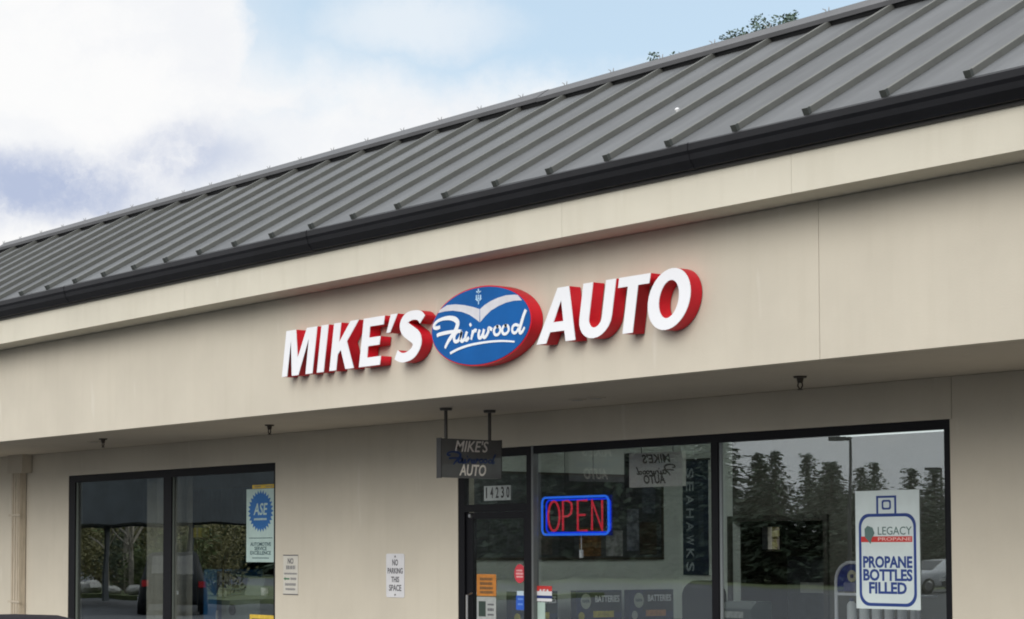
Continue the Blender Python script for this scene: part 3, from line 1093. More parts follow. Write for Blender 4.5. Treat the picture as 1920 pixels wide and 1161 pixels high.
ring(rounded_rect(-.285, .285, -.445, .285, .10, 8), rounded_rect(-.260, .260, -.420, .260, .085, 8), 'bottle_outline', PB)
ring([(-.105, .2855), (.095, .2855), (.095, .425), (-.105, .425)], [(-.085, .2856), (.075, .2856), (.075, .408), (-.085, .408)], 'valve_collar', PB)
ring(rounded_rect(-.050, .042, .315, .392, .018, 4), rounded_rect(-.034, .026, .330, .377, .012, 4), 'valve', PB)
put_text(t, 'PROPANE', 0, -.102, .122, PB, -.0013, .0045, width=.490)
put_text(t, 'BOTTLES', 0, -.204, .122, PB, -.0013, .0045, width=.490)
put_text(t, 'FILLED', 0, -.306, .122, PB, -.0013, .0045, width=.375)
put_text(t, 'LEGACY', .075, .145, .090, mat('legacy_green', (.10, .17, .16), .6), -.0013, .0005, width=.335)
PRED = mat('poster_red', (0.52, 0.035, 0.03), .5)
bxo('red_bar', (-.262, .247, -.0014, -.0001, .060, .105), PRED, t)
put_text(t, 'PROPANE', .075, .0825, .036, mat('poster_pink', (.75, .45, .42), .5), -.0027, .0005, width=.33)
link('emblem', flat_shape([[(-.225, .165), (-.195, .19), (-.145, .175), (-.125, .13), (-.155, .085), (-.165, .045), (-.195, .075), (-.222, .10)]], .0012, -.0029), mat('legacy_green', (.10, .17, .16), .6), t)

# neon open sign
ns = thing('neon_sign', 'lit neon sign with red OPEN inside a blue rounded border', 'neon sign', (1.702, 1.962, 2.050))
NB = emis('neon_blue', (0.01, 0.045, 0.85), 0.8)
NBL = emis('neon_blue_core', (0.03, 0.17, 0.95), 0.75)
NR = emis('neon_red', (0.62, 0.035, 0.06), 0.6)
fx, fz = .462, .176
loop = rounded_rect(-fx, fx, -fz, fz, .05, 5)
for off, rad, m, y in ((0.0, .0105, NBL, 0.0), (.030, .008, NB, .03)):
    lp = rounded_rect(-fx + off * .9, fx - off * .2 + .012, -fz + off * .6, fz - off * .8, .05, 5)
    bm = bmesh.new()
    tube(bm, [(x, y, z) for x, z in lp], rad, 8, True)
    obj('blue_tube', bm, m, ns)
bm = bmesh.new()
for d in ((-fx, fx, .055, .068, fz - .02, fz + .012), (-fx, fx, .055, .068, -fz - .012, -fz + .02), (-fx, -fx + .03, .055, .068, -fz + .0201, fz - .0201), (fx - .03, fx, .055, .068, -fz + .0201, fz - .0201)):
    box(bm, *d)
obj('backing_frame', bm, mat('neon_backing', (.01, .02, .16), .4), ns)


def neon_letter(strokes):
    bm_ = bmesh.new()
    for st in strokes:
        tube(bm_, [(x, 0.012, z) for x, z in st], .0105, 7)
    return obj('red_tube', bm_, NR, ns)


h_ = .140
neon_letter([ellipse(-.305, 0, .082, h_, 24) + [(-.223, 0)]])
neon_letter([[(-.175, -h_), (-.175, h_), (-.10, h_), (-.055, h_ * .85), (-.048, h_ * .5), (-.062, .02), (-.11, -.005), (-.175, -.005)]])
neon_letter([[(.165, h_), (.035, h_), (.035, -h_), (.165, -h_)], [(.035, .005), (.14, .005)]])
neon_letter([[(.235, -h_), (.235, h_), (.375, -h_), (.375, h_)]])
for x in (-.2, .2):
    bm = bmesh.new()
    tube(bm, [(x, .06, fz), (x, .06, .70)], .003, 5)
    obj('hanging_chain', bm, BLACK, ns)
bm = bmesh.new()
tube(bm, [(.03, .06, -fz), (.03, .06, -fz - .16)], .004, 5)
box(bm, .018, .046, .045, .07, -fz - .22, -fz - .145)
obj('pull_switch', bm, WHITE, ns)

# house number on the transom
hn = thing('house_number', 'white number plates reading 14230 on the dark transom', 'number', (.626, GY - .006, 2.286))
for i, d in enumerate('14230'):
    x = (i - 2) * .083
    p = bxo('number_plate', (x - .039, x + .039, 0, .003, -.072, .072), mat('plate_grey', (.42, .46, .45), .5, var=.1, vscale=20), hn)
    put_text(p, d, x, 0, .15, BLACK, -.0013, .003, width=.045 if d != '1' else .02, name='digit')

# stickers on the door
ORG = mat('orange_paper', (0.50, 0.19, 0.03), .6, var=.15, vscale=10)
t, hx, hz = sheet_on_glass('notice', 'orange printed notice low on the glass door', 'notice', .300, .600, 1.275, 1.490, ORG)
bars(t, [(-.10, .10, .06, .03), (-.10, .11, .015, .03), (-.10, .11, -.03, .03), (-.10, .11, -.07, .03)], mat('brown_print', (.12, .07, .03), .6), -.0001)
t, hx, hz = sheet_on_glass('notice', 'grey and black printed sheet under the orange notice on the door', 'notice', .300, .600, 1.02, 1.266, mat('grey_paper', (.36, .38, .37), .6, var=.1, vscale=14))
bxo('dark_picture', (-.12, -.01, -.001, -.0001, -.07, .08), mat('brown_print2', (.03, .05, .04), .6), t)
bars(t, [(.02, .12, .05, .02), (.02, .12, .0, .03), (.02, .12, -.05, .02)], INK, -.0001)
t = thing('sticker', 'round red sticker at the right edge of the glass door', 'sticker', (.962, GY - .0035, 1.500))
link('disc', flat_shape([ellipse(0, 0, .083, .092, 28)], .003, -.0), mat('sticker_red', (.55, .04, .06), .5, var=.1), t)
bars(t, [(-.05, .05, .03, .018), (-.055, .055, 0, .02), (-.05, .05, -.03, .018)], mat('sticker_pink', (.75, .45, .45), .5), -.0001)
t = thing('sticker', 'blue access sticker with white top near the door foot', 'sticker', (.975, GY - .0035, 1.235))
link('sheet', flat_shape([rounded_rect(-.068, .068, -.085, .055, .01, 3)], .003, -.0), mat('sticker_blue', (.02, .10, .50), .5, var=.1), t)
bxo('white_head', (-.055, .045, 0, .003, .0555, .098), mat('sticker_pale', (.5, .62, .7), .5), t)
bars(t, [(-.04, .04, .02, .02), (-.04, .04, -.03, .02)], mat('sticker_blue2', (.15, .3, .7), .5), -.0001)
t = thing('sticker', 'red white and blue sticker at the lower left of the big window', 'sticker', (1.322, GY - .0035, 1.318))
for z0, z1, m in ((.018, .068, PRED), (-.022, .0179, mat('sticker_white', (.7, .7, .72), .5)), (-.050, -.0221, mat('sticker_navy', (.01, .03, .16), .5)), (-.078, -.0501, mat('sticker_white', (.7, .7, .72), .5))):
    bxo('stripe', (-.118, .112, 0, .003, z0, z1), m, t)
put_text(t, 'ASA', 0, .012, .062, mat('sticker_white', (.7, .7, .72), .5), -.0013, .002, width=.17)
t, hx, hz = sheet_on_glass('notice', 'pale green paper notice below the striped sticker', 'notice', 1.225, 1.335, .98, 1.232, mat('mint_paper', (.40, .52, .47), .6, var=.06))
# ================================================================== INSIDE THE SHOP
WOODD = mat('dark_wood', (0.05, 0.038, 0.028), .5, var=.2, vscale=4)
bb = thing('notice_board', 'long dark framed board on the side wall seen behind the neon sign', 'board', (-1.0, 0, 0))
bxo('board', (.001, .02, 2.83, 5.66, 1.645, 2.56), mat('board_dark', (0.055, 0.058, 0.065), .5, var=.5, vscale=3), bb)
bm = bmesh.new()
for d in ((.0, .032, 2.80, 5.69, 1.62, 1.6449), (.0, .032, 2.80, 5.69, 2.5601, 2.585), (0, .032, 2.80, 2.8299, 1.645, 2.56), (0, .032, 5.6601, 5.69, 1.645, 2.56)):
    box(bm, *d)
obj('frame', bm, WOODD, bb)
rnd = random.Random(11)
for y0, y1, z0, z1, c in ((4.40, 4.72, 1.66, 1.98, (.16, .08, .03)), (4.80, 5.05, 1.66, 1.95, (.30, .30, .30)), (4.1, 4.32, 1.66, 1.88, (.03, .03, .035)), (5.12, 5.30, 1.72, 2.2, (.16, .17, .20)), (5.32, 5.58, 1.68, 2.05, (.045, .03, .02)), (3.1, 3.55, 1.70, 2.05, (.07, .075, .08)), (3.6, 4.0, 1.68, 1.92, (.09, .08, .07)), (4.75, 4.98, 2.06, 2.40, (.06, .07, .09)), (5.10, 5.22, 2.28, 2.5, (.09, .09, .10)), (3.0, 3.4, 2.12, 2.48, (.05, .055, .06)), (5.36, 5.56, 2.15, 2.46, (.08, .09, .11))):
    bxo('pinned_picture', (.0201, .024 + rnd.uniform(0, .004), y0, y1, z0, z1), mat('picture_%d' % int(y0 * 100 + z0 * 10), c, .5, var=.5, vscale=14), bb)
sh = thing('wall_shelf', 'low shelf along the side wall carrying the battery boxes', 'shelf', (-1.0, 0, 0))
bxo('board', (.002, .40, 3.0, 5.80, .912, .940), WOODD, sh)
for y in (3.2, 4.4, 5.6):
    bm = bmesh.new()
    prism_x(bm, [(y - .012, .912), (y + .012, .912), (y + .012, .65), (y - .012, .65)], .003, .03)
    box(bm, .0301, .36, y - .012, y + .012, .880, .9119)
    obj('bracket', bm, BLACK, sh)
BBX = mat('battery_box_navy', (0.010, 0.020, 0.075), .45, var=.15)
BBK = mat('battery_box_black', (0.015, 0.02, 0.022), .45, var=.15)
for i, (y0, y1, lab) in enumerate(((3.19, 3.835, 'battery carton behind the door frame, nearest the glass door'), (4.105, 4.776, 'navy battery carton in the middle of the shelf row'), (4.897, 5.571, 'navy battery carton with orange strip, furthest from the door'))):
    t = thing('battery_carton', lab, 'box', (-.70, (y0 + y1) / 2, .941), R(90), 'battery cartons on the shelf')
    hw = (y1 - y0) / 2
    bxo('carton', (-hw, hw, 0, .09, 0, .343), BBX, t)
    bxo('black_panel', (-hw + .20, hw - .01, -.0015, -.0001, .10, .333), BBK, t)
    link('round_emblem', flat_shape([ellipse(-hw + .14, .225, .075, .085, 24)], .0016, -.0017), mat('emblem_grey', (.42, .46, .40), .5), t)
    put_text(t, 'NAPA', -hw + .14, .225, .05, BBX, -.0035, .001, width=.10)
    put_text(t, 'BATTERIES', .12, .245, .10, mat('carton_text', (.78, .80, .82), .5), -.003, .002, width=.36)
    bxo('strip', (-.09, hw - .12, -.0022, -.0016, .045, .115), mat('carton_strip%d' % (i == 2), ((.55, .45, .05), (.50, .22, .08))[i == 2], .5, var=.3, vscale=20), t)
    link('disc', flat_shape([ellipse(-hw + .075, .06, .045, .05, 18)], .0016, -.0017), mat('carton_disc%d' % (i == 2), ((.50, .45, .08), (.45, .48, .45))[i == 2], .5), t)
# team banner
t = thing('banner', 'navy vertical banner with pale letters running down, hung by the doorway', 'banner', (-.755, 5.985, 2.10))
bxo('cloth', (-.205, .205, 0, .006, -.66, .66), mat('banner_navy', (0.016, 0.028, 0.055), .8, var=.2), t)
bm = bmesh.new()
cyl(bm, (-.23, .003, .672), (.23, .003, .672), .012)
obj('pole', bm, BLACK, t)
for i, ch in enumerate('SEAHAWKS'):
    put_text(t, ch, -.095, .52 - i * .155, .17, mat('banner_letter', (.42, .47, .50), .7), -.0012, .002, ry=R(90), width=.11)
bxo('motif', (.05, .13, -.0012, -.0001, -.30, .30), mat('banner_motif', (.05, .065, .085), .7, var=.4, vscale=10), t)
# pale panel built inside the pane to show the blade sign mirrored
t = thing('hanging_sign', 'pale panel built inside the wide window, carrying the blade sign mirrored', 'sign', (2.11, 2.62, 2.486), R(4))
bxo('panel', (-.335, .335, 0, .05, -.162, .162), mat('panel_pale', (.86, .86, .80), .6, var=.04), t)
bxo('dark_edge', (-.395, -.3355, -.004, .055, -.165, .165), BLACK, t)
RVT = mat('reversed_text', (.13, .12, .10), .6)
put_text(t, "MIKE'S", .01, .098, .115, RVT, -.0013, .003, .2, width=.36, mirror=True)
bm = bmesh.new()
for i, (pts, wd) in enumerate(SCR[:-1]):
    stroke_ribbon(bm, [(-x * .40, z * .40) for x, z in pts], [q * .5 for q in wd] if isinstance(wd, list) else wd * .5, -.0025 - i * .00004, -.0001)
obj('script_lettering', bm, RVT, t)
put_text(t, "AUTO", -.01, -.095, .115, RVT, -.0013, .004, .2, width=.28, mirror=True)
for x in (-.2, .2):
    bm = bmesh.new()
    tube(bm, [(x, .025, .162), (x, .025, .295)], .004, 5)
    obj('hanger', bm, BLACK, t)
# display rack behind the propane poster
t = thing('display_rack', 'white wire display rack with blue rounded header behind the propane poster', 'rack', (4.66, 2.72, 0))
WIRE = mat('rack_white', (.62, .62, .68), .4)
prof = [(-.44, .02)] + [(-.44, 1.40)] + [(-.44 + .16 * (1 - math.cos(R(a))), 1.46 + .16 * math.sin(R(a))) for a in range(0, 91, 15)]
prof = prof + [(-x, z) for x, z in prof[::-1]]
bm = bmesh.new()
tube(bm, [(x, 0, z) for x, z in prof], .015, 8)
obj('frame', bm, WIRE, t)
hp = [(x * .965, z - .012) for x, z in prof if z > 1.39] 
hp = [(-.422, 1.375)] + hp + [(.422, 1.375)]
link('header', flat_shape([hp], .006, -.003), mat('rack_blue', (.02, .03, .17), .5, var=.2), t)
link('emblem', flat_shape([ellipse(-.26, 1.505, .050, .052, 20)], .002, -.0052), mat('emblem_tan', (.42, .40, .30), .5), t)
link('emblem_eye', flat_shape([ellipse(-.26, 1.505, .020, .018, 12)], .002, -.0073), mat('emblem_navy', (.05, .05, .12), .5), t)
for z in (1.34, 1.10, .80, .50, .2):
    bm = bmesh.new()
    box(bm, -.425, .425, -.012, .012, z, z + .022)
    box(bm, -.425, .425, .0121, .26, z, z + .008)
    obj('shelf', bm, WIRE, t)
for zz, nn in ((1.109, 'upper'), (.809, 'lower')):
    for k in range(6):
        x = -.34 + k * .136
        b = thing('bottle', 'white bottle on the %s shelf of the wire rack, seen below the propane poster' % nn, 'bottle', (4.66 + x, 2.80, zz), 0, 'bottles on the %s rack shelf' % nn)
        bm = bmesh.new()
        cyl(bm, (0, 0, 0), (0, 0, .15), .040, .040, 14)
        cyl(bm, (0, 0, .1501), (0, 0, .18), .040, .018, 14)
        obj('body', bm, mat('bottle_white', (.60, .62, .64), .35, var=.05), b)
        bm = bmesh.new()
        cyl(bm, (0, 0, .1801), (0, 0, .205), .019, .019, 10)
        obj('cap', bm, mat('bottle_cap', (.04, .05, .12), .4), b)
# strip light near the pane, plus two unseen ones added to brighten the room
FILL_TUBE = emis('added_fill_tube', (0.92, 1.0, 0.96), 48.0)
TUBE2 = emis('fluorescent_tube_dim', (0.92, 1.0, 0.98), 0.55)
for i, (x, y, z, lab) in enumerate(((4.98, 2.62, 2.745, 'dim strip light just inside the right pane, behind its top edge'), (1.2, 4.1, 2.998, 'added strip light, out of sight, brightening the battery cartons'), (4.4, 4.6, 2.998, 'added strip light, out of sight, brightening the service counter'))):
    t = thing('strip_light', lab, 'ceiling light', (x, y, z), 0, 'ceiling strip lights in the shop')
    bxo('housing', (-.60, .60, -.07, .07, -.025, .0), WHITE, t)
    for yy in (-.035, .035):
        bm = bmesh.new()
        cyl(bm, (-.57, yy, -.042), (.57, yy, -.042), .014, .014, 8)
        obj('tube', bm, FILL_TUBE if i else TUBE2, t)
    if i == 0:
        for xx in (-.5, .5):
            bm = bmesh.new()
            cyl(bm, (xx, 0, 0), (xx, 0, .255), .005, .005, 5)
            obj('hanger', bm, WHITE, t)
# counter with card terminal box
t = thing('counter', 'dark service counter inside the wide window', 'counter', (2.7, 3.6, 0))
bxo('top', (-.75, 1.2, -.35, .40, 1.0, 1.04), WOODD, t)
bxo('front', (-.70, 1.15, -.30, -.27, .001, .9999), mat('counter_front', (.06, .05, .045), .6, var=.2), t)
t = thing('printer', 'dark green box with pale label strip on the counter', 'printer', (2.42, 3.47, 1.0405))
bm = bmesh.new()
prism_x(bm, [(-.12, 0), (.16, 0), (.16, .20), (-.04, .20), (-.12, .13)], -.2, .2)
obj('housing', bm, mat('printer_green', (.02, .035, .03), .5), t)
bxo('label_strip', (-.14, .10, -.1215, -.1201, .045, .105), mat('label_pale', (.30, .32, .30), .5, var=.3, vscale=30), t)
# office chair
t = thing('office_chair', 'black office chair with rounded back beside the banner', 'chair', (.36, 5.0, 0), R(25))
bm = bmesh.new()
link('backrest', flat_shape([rounded_rect(-.24, .24, .72, 1.40, .17, 8)], .07, -.035), mat('chair_fabric', (.012, .013, .014), .9), t)
bxo('seat', (-.25, .25, -.50, -.02, .46, .54), mat('chair_fabric', (.012, .013, .014), .9), t)
bm.free()
bm = bmesh.new()
cyl(bm, (0, -.25, .08), (0, -.25, .46), .03)
for k in range(5):
    a = 2 * math.pi * k / 5
    tube(bm, [(0, -.25, .10), (.28 * math.cos(a), -.25 + .28 * math.sin(a), .05)], .02, 6)
box(bm, -.03, .03, -.06, .05, .5, .8)
obj('base', bm, BLACK, t)
# notices in the back doorway
for x, y, z, wd, hh, c, lab in ((.18, 6.9, 1.30, .36, .12, .30, 'pale notice pinned low in the dark back room'), (.62, 6.9, 1.98, .22, .15, .22, 'grey paper near the top of the back doorway')):
    t = thing('wall_paper_note', lab, 'notice', (x, y, z))
    bxo('sheet', (-wd / 2, wd / 2, 0, .004, -hh / 2, hh / 2), mat('note_%d' % int(c * 100), (c, c, c * .97), .7), t)
t = thing('storage_rack', 'dark storage panel inside the back room doorway', 'shelf', (.42, 6.905, 0))
bxo('back', (-.06, .62, 0, .04, .001, 2.2), mat('shelf_back', (.03, .032, .036), .8, var=.5, vscale=5), t)
bxo('back', (-.62, -.0601, 0, .04, .001, 1.66), mat('shelf_back', (.03, .032, .036), .8, var=.5, vscale=5), t)

# ---- left room
BLD = mat('blind_fabric', (.30, .29, .25), .8, var=.12, vscale=6)
for x0, x1, lab in ((-6.80, -6.42, 'stack of vertical blind slats left of the window mullion'), (-6.21, -5.75, 'stack of vertical blind slats right of the window mullion')):
    t = thing('vertical_blind', lab, 'blind', ((x0 + x1) / 2, 2.2, 0), 0, 'vertical blinds in the left window')
    n = int((x1 - x0) / .045)
    me = None
    for k in range(n):
        x = x0 + (k + .5) * (x1 - x0) / n - (x0 + x1) / 2
        if me is None:
            bm = bmesh.new()
            box(bm, -.045, .045, -.0008, .0008, .5, 2.70)
            s = obj('slat', bm, BLD, t)
            me = s.data
        else:
            s = link('slat', me, None, t)
        s.location = (x, random.uniform(-.01, .01), 0)
        s.rotation_euler.z = R(38 + random.uniform(-9, 9))
    bxo('head_rail', (x0 - (x0 + x1) / 2 - .05, x1 - (x0 + x1) / 2 + .05, -.03, .03, 2.701, 2.74), WHITE, t)
CABB = mat('cabinet_blue', (.03, .17, .42), .45, var=.15)
t = thing('cabinet', 'blue steel workshop cabinet behind the left window', 'cabinet', (-8.04, 4.2, 0))
bxo('carcass', (-.36, .36, -.2, .3, .001, 1.465), CABB, t)
bxo('door', (-.35, -.002, -.218, -.2001, .05, 1.44), CABB, t)
bxo('door', (.002, .35, -.218, -.2001, .05, 1.44), mat('cabinet_navy', (.012, .035, .11), .45), t)
bxo('handle', (.02, .04, -.24, -.2181, .7, .9), WHITE, t)
t = thing('wall_phone', 'pale phone handset box beside the blue cabinet', 'phone', (-7.52, 3.75, 0))
bxo('upper_box', (-.07, .07, 0, .05, 1.30, 1.42), mat('phone_grey', (.30, .33, .36), .5), t)
bxo('lower_box', (-.08, .14, -.01, .05, 1.10, 1.22), mat('phone_cream', (.46, .50, .42), .5), t)
bxo('post', (-.06, .06, .051, .07, .001, 1.45), mat('cabinet_navy', (.012, .035, .11), .45), t)
t = thing('curtain', 'dark navy strip curtain hanging at the back of the left room', 'curtain', (-12.6, 6.85, 0))
me = None
for k in range(14):
    if me is None:
        bm = bmesh.new()
        box(bm, -.085, .085, -.004, .004, .3, 2.75)
        s = obj('strip', bm, mat('curtain_navy', (.03, .06, .15), .6, var=.2), t)
        me = s.data
    else:
        s = link('strip', me, None, t)
    s.location = ((k - 6.5) * .16, (k % 2) * .012, 0)
t = thing('workbench_machine', 'grey bench machine with tilted hood under the emblem poster', 'machine', (-5.53, 3.1, 0))
MG = mat('machine_grey', (.14, .17, .16), .5, var=.15)
bm = bmesh.new()
prism_x(bm, [(-.3, .001), (.3, .001), (.3, 1.16), (-.18, 1.16), (-.3, 1.10)], -.45, .45)
obj('cabinet', bm, MG, t)
bm = bmesh.new()
prism_x(bm, [(-.08, 1.161), (.2, 1.161), (.2, 1.38), (-.02, 1.38)], -.26, .14)
obj('hood', bm, mat('machine_light', (.22, .27, .26), .5), t)
bm = bmesh.new()
cyl(bm, (-.18, -.301, .98), (-.18, -.32, .98), .07, .07, 16)
obj('dial', bm, BLACK, t)
t = thing('highlight', 'cup-shaped white mug on the grey bench machine', 'highlight', (-5.29, 3.0, 1.162))  # cup added to stand in for a white highlight on the machine
bm = bmesh.new()
cyl(bm, (0, 0, 0), (0, 0, .10), .042, .046, 16)
obj('cup', bm, WHITE, t, True)
bm = bmesh.new()
tube(bm, [(.042, 0, .08), (.075, 0, .07), (.075, 0, .035), (.042, 0, .02)], .007, 6)
obj('handle', bm, WHITE, t)
t = thing('carton', 'small yellow carton high behind the blind slats', 'carton', (-7.35, 3.25, 1.90))
bxo('box', (-.10, .12, 0, .12, 0, .13), mat('carton_yellow', (.50, .40, .05), .6), t)
bxo('tape', (-.02, .03, -.0012, -.0001, 0, .13), mat('carton_tape', (.4, .33, .2), .5), t)
t = thing('wall_rack', 'dark open shelf holding the yellow carton', 'shelf', (-7.4, 3.3, 0))
bxo('board', (-.35, .35, -.12, .2, 1.875, 1.8985), BLACK, t)
for x in (-.34, .32):
    bxo('upright', (x, x + .02, .18, .2, .001, 1.8749), BLACK, t)

# ================================================================== VEHICLES
def ring_pts(y, zl, zb, zr, wl_, wb, wr_):
    return [(wl_, zl), (wb, zl + .16), (wb + .005, (zl + zb) / 2 + .05), (wb - .015, zb - .07), (wb - .04, zb), (wr_ + (wb - wr_) * .12, zb + (zr - zb) * .88), (wr_ - .10, zr), (wr_ * .4, zr + .012)]


def lerp(a, b, t_):
    return a + (b - a) * t_


def make_car(name, label, st, glass_i, wheels, wr_rad, paint, loc, rz, group=None, hi=None):
    t_ = thing(name, label, 'car', loc, rz, group)
    bm_ = bmesh.new()
    rows = []
    for s_ in st:
        h = ring_pts(*s_)
        full = [(x, z) for x, z in h] + [(-x, z) for x, z in h[::-1]]
        rows.append([bm_.verts.new((x, s_[0], z)) for x, z in full])
    n = len(rows[0])
    for a, b in zip(rows[:-1], rows[1:]):
        for k in range(n):
            bm_.faces.new((a[k], a[(k + 1) % n], b[(k + 1) % n], b[k]))
    bm_.faces.new(rows[0])
    bm_.faces.new(rows[-1][::-1])
    obj('body', bm_, paint, t_, True)
    gm = mat('car_glass', (.012, .015, .017), .06, spec=.8)
    for sgn in (-1, 1):
        for i0, i1 in glass_i['side']:
            bm_ = bmesh.new()
            q = []
            for i, tt in ((i0, .10), (i1, .10), (i1, .92), (i0, .92)):
                h = ring_pts(*st[i])
                p, r_ = h[4], h[5]
                yy = st[i][0] + (.05 if i == i0 else -.05)
                q.append(bm_.verts.new((sgn * (lerp(p[0], r_[0], tt) + .012), yy, lerp(p[1], r_[1], tt))))
            bm_.faces.new(q)
            ex = bmesh.ops.extrude_face_region(bm_, geom=bm_.faces[:])
            for v in ex['geom']:
                if isinstance(v, bmesh.types.BMVert):
                    v.co.x -= sgn * .03
            obj('side_window', bm_, gm, t_)
    for nm, i0, i1 in glass_i['end']:
        bm_ = bmesh.new()
        a, b = ring_pts(*st[i0]), ring_pts(*st[i1])
        wd0, wd1 = a[6][0] * .98, b[6][0] * .98
        za, zb_ = a[6][1], b[6][1]
        dy, dz = st[i1][0] - st[i0][0], zb_ - za
        l = math.hypot(dy, dz)
        ny, nz = -dz / l, dy / l
        if nz < 0:
            ny, nz = -ny, -nz
        q = []
        for (w_, y, z, f) in ((wd0, st[i0][0], za, .06), (wd1, st[i1][0], zb_, .94)):
            yy, zz = st[i0][0] + dy * f + ny * .022, za + dz * f + nz * .022
            q.append((w_, yy, zz))
        v4 = [bm_.verts.new(p) for p in ((-q[0][0], q[0][1], q[0][2]), (q[0][0], q[0][1], q[0][2]), (q[1][0], q[1][1], q[1][2]), (-q[1][0], q[1][1], q[1][2]))]
        bm_.faces.new(v4)
        ex = bmesh.ops.extrude_face_region(bm_, geom=bm_.faces[:])
        for v in ex['geom']:
            if isinstance(v, bmesh.types.BMVert):
                v.co.y -= ny * .02
                v.co.z -= nz * .02
        obj(nm, bm_, gm, t_)
    wx = st[len(st) // 2][5] - .10
    for y in wheels:
        for sgn in (-1, 1):
            bm_ = bmesh.new()
            cyl(bm_, (sgn * (wx - .09), y, wr_rad), (sgn * (wx + .115), y, wr_rad), wr_rad, wr_rad * .97, 20)
            wq = obj('wheel', bm_, BLACK, t_)
            bm_ = bmesh.new()
            cyl(bm_, (sgn * (wx + .1152), y, wr_rad), (sgn * (wx + .125), y, wr_rad), wr_rad * .64, wr_rad * .58, 14)
            obj('rim', bm_, mat('rim_alloy', (.35, .35, .36), .35, .8), wq)
    yf, yr = st[-2][0], st[1][0]
    zf, zr_ = st[-2][2] - .13, st[1][2] - .12
    wf = st[-2][5]
    for sgn in (-1, 1):
        bxo('headlight', (min(sgn * (wf - .32), sgn * (wf - .03)), max(sgn * (wf - .32), sgn * (wf - .03)), yf - .05, yf + .13, zf - .06, zf + .06), mat('lamp_clear', (.6, .6, .6), .15), t_)
        bxo('tail_light', (min(sgn * (wf - .16), sgn * (wf + .012)), max(sgn * (wf - .16), sgn * (wf + .012)), yr - .09, yr + .06, zr_ - .12, zr_ + .06), mat('lamp_red', (.35, .01, .015), .25), t_)
    bxo('number_plate', (-.17, .17, st[0][0] - .012, st[0][0] - .002, .62, .72), mat('plate_white', (.6, .6, .6), .5), t_)
    return t_


SUV = [(-2.32, .48, .95, 1.00, .80, .84, .76), (-2.26, .36, 1.08, 1.16, .84, .90, .76), (-1.95, .30, 1.12, 1.74, .86, .93, .72), (-1.1, .28, 1.12, 1.81, .86, .94, .73), (-.05, .28, 1.11, 1.81, .86, .94, .73), (.55, .28, 1.10, 1.74, .86, .94, .71), (1.25, .28, 1.08, 1.16, .86, .93, .84), (1.95, .30, 1.05, 1.10, .85, .92, .82), (2.25, .36, .95, 1.00, .82, .88, .76), (2.34, .46, .78, .82, .76, .80, .68)]
SED = [(-2.35, .48, .88, .92, .78, .80, .70), (-2.28, .34, .96, 1.00, .82, .86, .74), (-1.75, .26, .99, 1.03, .84, .89, .78), (-1.05, .24, .96, 1.38, .85, .90, .62), (-.2, .24, .95, 1.45, .85, .90, .64), (.35, .24, .94, 1.41, .85, .90, .63), (1.10, .24, .93, .98, .85, .90, .80), (1.80, .26, .86, .90, .84, .88, .76), (2.25, .34, .72, .76, .80, .84, .68), (2.34, .44, .60, .64, .72, .76, .60)]
PBL = mat('car_paint_black', (.010, .008, .012), .75, spec=.08)
G0 = -.122
gi_suv = {'side': [(2, 3), (3, 4), (4, 5)], 'end': [('windshield', 5, 6), ('rear_window', 1, 2)]}
gi_sed = {'side': [(3, 4), (4, 5)], 'end': [('windshield', 5, 6), ('rear_window', 2, 3)]}
make_car('parked_car', 'black car whose roof edge shows in the bottom left corner', SED, gi_sed, (-1.40, 1.42), .33, PBL, (5.05, -5.55, G0), R(-90))
make_car('parked_car', 'dark car mirrored in the lower part of the left window', SUV, gi_suv, (-1.42, 1.42), .37, mat('car_paint_dark', (.012, .014, .015), .55, spec=.2), (-35.9, -15.6, G0), R(120))
for x, c, lab in ((-41.6, (.45, .46, .48), 'silver car mirrored far off beside the propane poster'), (-38.7, (.05, .06, .09), 'dark blue car mirrored far off next to the silver car')):
    make_car('parked_car', lab, SED, gi_sed, (-1.40, 1.42), .33, mat('paint_%d' % int(-x), c, .25, coat=1.0), (x, -57.5, G0), R(8), 'cars standing across the lot')

# ================================================================== LOT, PLANTING, TREES
for i in range(9):
    x = -57 + i * 2.8
    o = sheet('bay_line', x, x + .1, -59.6, -54.8, -.118, LINE)
for x in (-11.9, -8.6, -5.4, -2.3, .5, 3.4, 6.3):
    sheet('bay_line', x, x + .1, -5.6, -.2, -.118, LINE)
sheet('planting_bed', -82, -44, -40, -22.6, .05, GRASS, -.3)
sheet('lawn_strip', -130, 60, -140, -63, -.112, GRASS)
# lamp posts
LPM = mat('lamp_post_metal', (.03, .03, .032), .5)


def lamp_post(x, y, h, label):
    t_ = thing('street_lamp', label, 'street lamp', (x, y, G0), 0, 'lamp posts in the parking lot')
    bm_ = bmesh.new()
    cyl(bm_, (0, 0, .5), (0, 0, h), .085, .06, 10)
    obj('pole', bm_, LPM, t_)
    bm_ = bmesh.new()
    cyl(bm_, (0, 0, 0), (0, 0, .5), .25, .25, 14)
    obj('base', bm_, CONC, t_)
    bm_ = bmesh.new()
    box(bm_, -.95, -.12, -.17, .17, h - .10, h + .08)
    box(bm_, -.12, .07, -.04, .04, h - .04, h + .03)
    obj('lamp_head', bm_, LPM, t_)


lamp_post(-45.46, -56.17, 6.92, 'tall lamp post mirrored left of the propane poster')
lamp_post(-66.0, -88.0, 7.0, 'distant lamp post mirrored at the right edge of the window')
